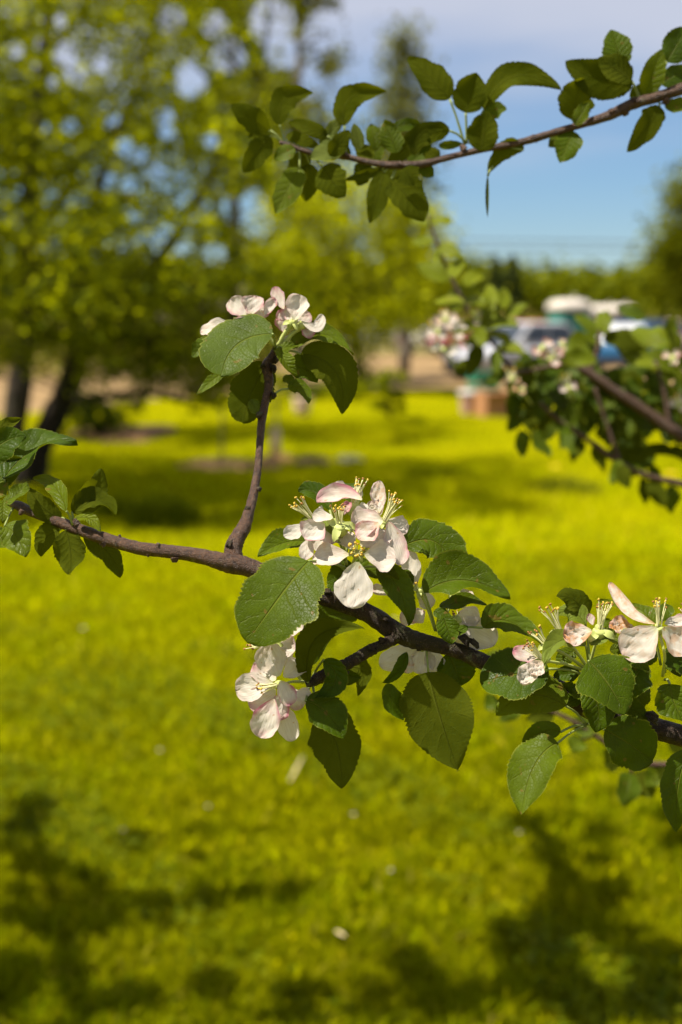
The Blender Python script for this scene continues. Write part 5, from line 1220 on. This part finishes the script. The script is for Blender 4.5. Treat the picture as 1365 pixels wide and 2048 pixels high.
PETAL_LABELS = ['pale fallen petal in the grass left, just above the left-hand shadow', 'pale fallen petal on the grass under the lowest spur leaf', 'pale fallen petal on the grass left of the pale straw', 'pale fallen petal far left below the bare part of the branch',
    'pale fallen petal on the lawn behind the middle cluster', 'pale fallen petal on the grass below the large drooping leaf', 'pale fallen petal on the far lawn right of the upright shoot', 'pale fallen petal on the grass left of the spur blossoms',
    'pale fallen petal near the top of the right-hand shadow', 'pale fallen petal behind the right-hand cluster', 'pale fallen petal in the grass above the bottom centre', 'pale fallen petal on the grass left of the lower blossoms']
for k, (x, y, s) in enumerate([(246, 1660, .012), (706, 1628, .011), (416, 1612, .011), (166, 1256, .016), (790, 1240, .016), (930, 1630, .010), (560, 1000, .03), (320, 1500, .012), (1040, 1664, .010), (1180, 1430, .012), (780, 1740, .010), (520, 1370, .013)]):
    g = G(x, y, .045); a = rj.uniform(0, 6.28); V = []
    for i in range(8):
        b_ = a + i * math.pi / 4; s_ = s * .75; V.append((g.x + s_ * math.cos(b_), g.y + s_ * .8 * math.sin(b_), g.z + rj.uniform(-.1, .3) * s))
    me = mesh('fallen_petal', V + [(g.x, g.y, g.z - .2 * s)], [(i, (i + 1) % 8, 8) for i in range(8)], M['blossom_far'])
    tag(link('fallen_petal', me), PETAL_LABELS[k], 'petal', 'fallen petals scattered on the lawn')
M['straw'] = plain('straw', (0.62, 0.50, 0.26), .7, var=.15)
for x0, y0, x1, y1, lb in [(580, 1562, 606, 1528, 'pale straw blade standing out below the spur leaves'), (672, 1862, 690, 1892, 'short pale straw in the grass near the bottom')]:
    a = G(x0, y0, .05); b_ = G(x1, y1, .05); b_.z = .075
    V, F = tube_data([(*a, .002), (*((a + b_) / 2), .004), (*b_, .002)], 5, 2); tag(link('straw', mesh('straw', V, F, M['straw'])), lb, 'straw')

# ------------------------------------------------------------------ the gravel lot: cars, portable toilets, box, board, wires
def frame(name, loc, yaw, label, cat):
    o = empty(name, loc, label, cat); o.rotation_euler = (0, 0, yaw); return o
def sub(name, data, mat, par, smooth=False, kind=None):
    me = mesh(name, data[0], data[1], mat, smooth); o = bpy.data.objects.new(name, me); COL.objects.link(o); o.parent = par
    if kind: o['kind'] = kind
    return o
M['glass'] = plain('car_glass', (0.02, 0.03, 0.045), 0.38, .4, var=.05)
M['tyre'] = plain('tyre', (0.02, 0.02, 0.02), .8, var=.2)
M['rim'] = plain('wheel_rim', (0.45, 0.45, 0.46), .3, .5, .8, var=.1)
M['lamp'] = plain('headlamp', (0.7, 0.72, 0.72), .1, .8, var=.05)
M['tail'] = plain('tail_lamp', (0.55, 0.015, 0.012), .15, .7, var=.1)
M['trim'] = plain('black_trim', (0.025, 0.025, 0.028), .5, var=.1)
def paint(name, col): return plain(name, col, .55, .2, 0.0, 0.0, var=.05)
def loft(st, ring_fn):
    V = []; F = []; n = None
    for i, s in enumerate(st):
        r = ring_fn(*s); n = len(r); V += r
        if i:
            o = (i - 1) * n
            for k in range(n): F.append((o + k, o + (k + 1) % n, o + n + (k + 1) % n, o + n + k))
    F.append(tuple(range(n - 1, -1, -1))); F.append(tuple(range(len(V) - n, len(V)))); return V, F
def car(loc, yaw, pm, label, L_=4.3, W_=1.75, H_=1.48, suv=0.0):
    c = frame('parked_car', loc, yaw, label, 'car'); h = H_; w2 = W_ / 2; l2 = L_ / 2
    belt = 0.62 * h
    def ring(x, zt, hw, zb):
        return [(x, -hw * .86, zb), (x, hw * .86, zb), (x, hw, zb + .16), (x, hw, zt - .22), (x, hw * .93, zt - .05), (x, hw * .7, zt), (x, -hw * .7, zt), (x, -hw * .93, zt - .05), (x, -hw, zt - .22), (x, -hw, zb + .16)]
    st = [(-l2, .52 * h, w2 * .80, .36), (-l2 + .12, belt - .02, w2 * .94, .28), (-l2 + .7, belt + .02, w2, .22), (0, belt, w2, .20), (l2 * .42, belt - .02, w2, .20), (l2 * .62, .58 * h, w2 * .985, .21), (l2 - .25, .53 * h, w2 * .93, .24), (l2, .44 * h, w2 * .74, .32)]
    body = sub('body', loft(st, ring), pm, c, True)
    rear = -l2 + (.18 if suv else .55)
    def cab(x, z, hw): return [(x, -hw, z), (x, hw, z)]
    zb, zt = belt - .06, h; xr, xf, tr_, tf = rear, l2 * .50, rear + .45, l2 * .12
    tw = w2 * .72; bw = w2 * .93
    V = [(xr, -bw, zb), (xr, bw, zb), (xf, bw, zb), (xf, -bw, zb), (tr_, -tw, zt - .04), (tr_, tw, zt - .04), (tf, tw, zt - .04), (tf, -tw, zt - .04), (tr_ + .15, -tw * .8, zt), (tr_ + .15, tw * .8, zt), (tf - .2, tw * .8, zt), (tf - .2, -tw * .8, zt)]
    F = [(3, 2, 1, 0), (0, 1, 5, 4), (1, 2, 6, 5), (2, 3, 7, 6), (3, 0, 4, 7), (4, 5, 9, 8), (5, 6, 10, 9), (6, 7, 11, 10), (7, 4, 8, 11), (8, 9, 10, 11)]
    sub('roof', (V, F), pm, c)
    def panel(a, b_, c_, d_, out, m=.08):
        A = [Vector(V[i]) for i in (a, b_, c_, d_)]; cen = sum(A, Vector()) / 4; n = (A[1] - A[0]).cross(A[2] - A[0]).normalized() * out
        front = [cen + (p - cen) * (1 - m) + n * .012 for p in A]; back = [p - n * .02 for p in front]
        return [tuple(p) for p in front + back], [(0, 1, 2, 3), (7, 6, 5, 4), (0, 4, 5, 1), (1, 5, 6, 2), (2, 6, 7, 3), (3, 7, 4, 0)]
    sub('windscreen', panel(2, 3, 7, 6, 1, .10), M['glass'], c); sub('rear_window', panel(0, 1, 5, 4, -1 if False else 1, .12), M['glass'], c)
    for ids in ((1, 2, 6, 5), (3, 0, 4, 7)):
        A = [Vector(V[i]) for i in ids]
        for s0, s1 in ((.06, .50), (.54, .93)):
            lo0, lo1 = A[0].lerp(A[1], s0), A[0].lerp(A[1], s1); hi0, hi1 = A[3].lerp(A[2], s0), A[3].lerp(A[2], s1)
            q = [lo0.lerp(hi0, .2), lo1.lerp(hi1, .2), lo1.lerp(hi1, .9), lo0.lerp(hi0, .9)]; sy = 1 if A[0].y > 0 else -1; nn = Vector((0, sy, .3)) * .012
            fr = [p + nn for p in q]; bk = [p - nn * 2 for p in q]; FF = [(0, 1, 2, 3), (7, 6, 5, 4), (0, 4, 5, 1), (1, 5, 6, 2), (2, 6, 7, 3), (3, 7, 4, 0)]
            sub('side_window', ([tuple(p) for p in fr + bk], FF), M['glass'], c)
    for sx in (-1, 1):
        for sy in (-1, 1):
            x = sx * l2 * .62; y = sy * (w2 - .09); R_ = .32
            pts = [(x, y - sy * .11, .32, R_ * .86), (x, y - sy * .08, .32, R_), (x, y + sy * .08, .32, R_), (x, y + sy * .105, .32, R_ * .88)]
            wh = sub('wheel', tube_data(pts, 22, 1), M['tyre'], c, True)
            sub('rim', tube_data([(x, y + sy * .10, .32, R_ * .64), (x, y + sy * .125, .32, R_ * .6)], 14, 1), M['rim'], wh)
    for sy in (-1, 1):
        sub('headlamp', box_data((l2 - .14, sy * w2 * .66, .44 * h), (.26, .36, .15), sy * -.35, .1, .04), M['lamp'], c)
        sub('tail_lamp', box_data((-l2 + .09, sy * w2 * .80, .50 * h), (.14, .22, .34), 0, .08, .03), M['tail'], c)
        sub('mirror', box_data((l2 * .40, sy * (w2 + .09), belt + .06), (.12, .2, .14), 0, .1, .03), pm, c)
    sub('bumper', box_data((l2 - .02, 0, .34), (.16, W_ * .72, .18), 0, .05, .05), M['trim'], c); sub('bumper', box_data((-l2 + .03, 0, .38), (.16, W_ * .78, .2), 0, .05, .05), M['trim'], c)
    sub('grille', box_data((l2 - .015, 0, .52), (.1, W_ * .4, .12), 0, .05, .02), M['trim'], c)
    return c
def lot(px, dist): v = AT(px, dist); v.z = -.055; return v
car(lot(1035, 38), math.radians(218), paint('silver_paint', (.36, .37, .40)), 'silver car parked nose towards us behind the blurred branch', 4.3, 1.75, 1.5)
car(lot(1270, 43), math.radians(62), paint('blue_paint', (.010, .075, .17)), 'blue car seen from behind at the right of the lot', 4.4, 1.8, 1.5, 1)
car(lot(1030, 56), math.radians(185), paint('red_paint', (.42, .02, .03)), 'dark red car behind the silver one', 4.2, 1.72, 1.5)
car(lot(1235, 58), math.radians(170), paint('black_paint', (.02, .02, .025)), 'black car below the second portable toilet', 4.6, 1.85, 1.6, 1)
car(lot(1325, 60), math.radians(15), paint('beige_paint', (.36, .29, .22)), 'beige car near the right edge, behind the blue one', 4.3, 1.75, 1.55)
car(lot(1105, 54), math.radians(205), paint('sand_paint', (.33, .25, .18)), 'sand-coloured car between the silver and the blue one', 4.2, 1.72, 1.45)

car(lot(945, 63), math.radians(200), paint('maroon_paint', (.20, .03, .03)), 'maroon car far back, left of the red one', 4.2, 1.72, 1.5)
car(lot(872, 68), math.radians(175), paint('white_paint', (.55, .54, .52)), 'small white car far back behind the pink blossoms', 4.1, 1.7, 1.45)
car(lot(760, 70), math.radians(10), paint('grey_paint', (.30, .30, .31)), 'grey car far back, glimpsed beside the bright yellow-green tree', 4.2, 1.72, 1.5)
M['toilet_green'] = plain('toilet_green', (0.02, 0.19, 0.15), .5, var=.1); M['toilet_white'] = plain('toilet_white', (.50, .46, .40), .6, var=.06)
M['toilet_grey'] = plain('toilet_grey', (.30, .27, .22), .5, var=.06)
def toilet(px, dist, wall, label, yaw, s=1.0):
    t = frame('portable_toilet', lot(px, dist), yaw, label, 'portable toilet')
    sub('base', box_data((0, 0, .09), (1.16 * s, 1.16 * s, .16)), M['trim'], t); sub('cabin', box_data((0, 0, 1.02), (1.08 * s, 1.08 * s, 1.68), 0, .02, .05), wall, t)
    V, F = loft([(1.862, .60), (1.92, .63), (2.08, .60), (2.20, .46), (2.24, .22)], lambda z, r: [(r * s * q[0], r * s * q[1], z) for q in ((-1, -.75), (-.75, -1), (.75, -1), (1, -.75), (1, .75), (.75, 1), (-.75, 1), (-1, .75))])
    sub('roof', (V, F), M['toilet_white'], t, True)
    dr = sub('door', box_data((0, -.555 * s, 1.0), (.74 * s, .04, 1.56)), wall, t); sub('handle', box_data((.28 * s, -.59 * s, 1.0), (.05, .03, .16)), M['trim'], dr)
    for k in range(3): sub('vent', box_data((0, -.585 * s, 1.58 + .06 * k), (.5 * s, .02, .025)), M['trim'], dr)
    sub('vent_pipe', tube_data([(.4 * s, .4 * s, 2.0, .05), (.4 * s, .4 * s, 2.4, .05)], 8, 1), M['toilet_white'], t)
toilet(1130, 48, M['toilet_green'], 'green portable toilet with a white domed roof', .3)
toilet(1192, 66, M['toilet_grey'], 'farther brown-grey portable toilet just right of the green one', -.2, 1.0)
toilet(1230, 65, M['toilet_grey'], 'rightmost brown-grey portable toilet of the row', .1, 1.0)

M['card'] = plain('cardboard', (.36, .17, .07), .8, var=.12, scale=3); M['white'] = plain('white_plastic', (.55, .52, .50), .5, var=.05); M['pinkp'] = plain('pink_plastic', (.42, .24, .20), .6, var=.1); M['crate_green'] = plain('crate_green', (.02, .22, .14), .5, var=.1)
cb = frame('cardboard_box', G(990, 833), .3, 'brown cardboard box standing on the lawn edge below the silver car', 'box')
for nm, dt_ in (('side', box_data((0, -.25, .2), (.5, .012, .4))), ('side', box_data((0, .25, .2), (.5, .012, .4))), ('end', box_data((-.25, 0, .2), (.012, .488, .4))), ('end', box_data((.25, 0, .2), (.012, .488, .4))), ('bottom', box_data((0, 0, .01), (.48, .48, .012))), ('flap', box_data((0, -.37, .385), (.48, .22, .01))), ('flap', box_data((.36, 0, .385), (.2, .46, .01)))): sub(nm, dt_, M['card'], cb)
pb = frame('storage_tub', G(948, 830), .1, 'pale pink tub left of the cardboard box', 'tub')
sub('tub', loft([(0, .17), (.02, .18), (.34, .21)], lambda z, r: [(r * q[0], r * q[1], z) for q in ((-1, -.75), (-.75, -1), (.75, -1), (1, -.75), (1, .75), (.75, 1), (-.75, 1), (-1, .75))]), M['pinkp'], pb); sub('lid', box_data((0, 0, .365), (.46, .46, .04), 0, .05, .06), M['white'], pb)
gc = frame('crate', G(968, 800), .2, 'green crate standing behind the cardboard box', 'crate')
for z in (.08, .22, .36, .5): sub('slat', box_data((0, -.2, z), (.5, .02, .09)), M['crate_green'], gc); sub('slat', box_data((0, .2, z), (.5, .02, .09)), M['crate_green'], gc); sub('slat', box_data((-.25, 0, z), (.02, .38, .09)), M['crate_green'], gc); sub('slat', box_data((.25, 0, z), (.02, .38, .09)), M['crate_green'], gc)
for x in (-.235, .235):
    for y in (-.185, .185): sub('post', box_data((x, y, .29), (.03, .03, .56)), M['trim'], gc)

bd = frame('sign_board', lot(806, 46), .1, 'small white board on a post beside the gravel, left of the pink blossoms', 'sign')
sub('post', box_data((0, .03, .75), (.06, .06, 1.5)), M['greybark'], bd); sub('panel', box_data((0, -.02, 1.28), (.52, .03, .42)), M['white'], bd); sub('lower_panel', box_data((0, -.02, .92), (.50, .03, .28)), M['pinkp'], bd)

# overhead wires across the lot
for k, (y0, y1, lb) in enumerate([(466, 482, 'upper of the two thin wires crossing the sky'), (484, 497, 'lower of the two thin wires crossing the sky')]):
    a, b_ = P(-700, y0 - 20, 85), P(2300, y1 + 8, 85); pts = []
    for i in range(21):
        s = i / 20; p = a.lerp(b_, s); p.z -= 1.2 * 4 * s * (1 - s) * .25; pts.append((*p, .035))
    V, F = tube_data(pts, 6, 1); tag(link('overhead_wire', mesh('overhead_wire', V, F, M['trim'])), lb, 'wire')

# rough weeds along the far side of the lot
cen = []; rad = []
for k in range(620):
    x = rj.uniform(-700, 2100); dd = rj.uniform(60, 80)
    hz = rj.uniform(.2, 1.5) if x > 560 else rj.uniform(.1, .9)
    p = AT(x, dd); p.z = hz; cen.append(p); rad.append(rj.uniform(.5, 1.0))
M['fol_weed'] = m_foliage('weed_foliage', (0.09, 0.11, 0.004), (0.36, 0.28, 0.06), (0.25, 0.24, 0.04), 0.3)
for k in range(420):
    p = AT(rj.uniform(-900, 560), rj.uniform(34, 58)); p.z = rj.uniform(.05, 1.25) ** 1.5; cen.append(p); rad.append(rj.uniform(.35, .7))
tag(foliage('rough_weeds', None, cen, rad, 40, .12, M['fol_weed'], 99), 'tall green and straw-coloured weeds along the far side of the gravel', 'weeds', kind='stuff')
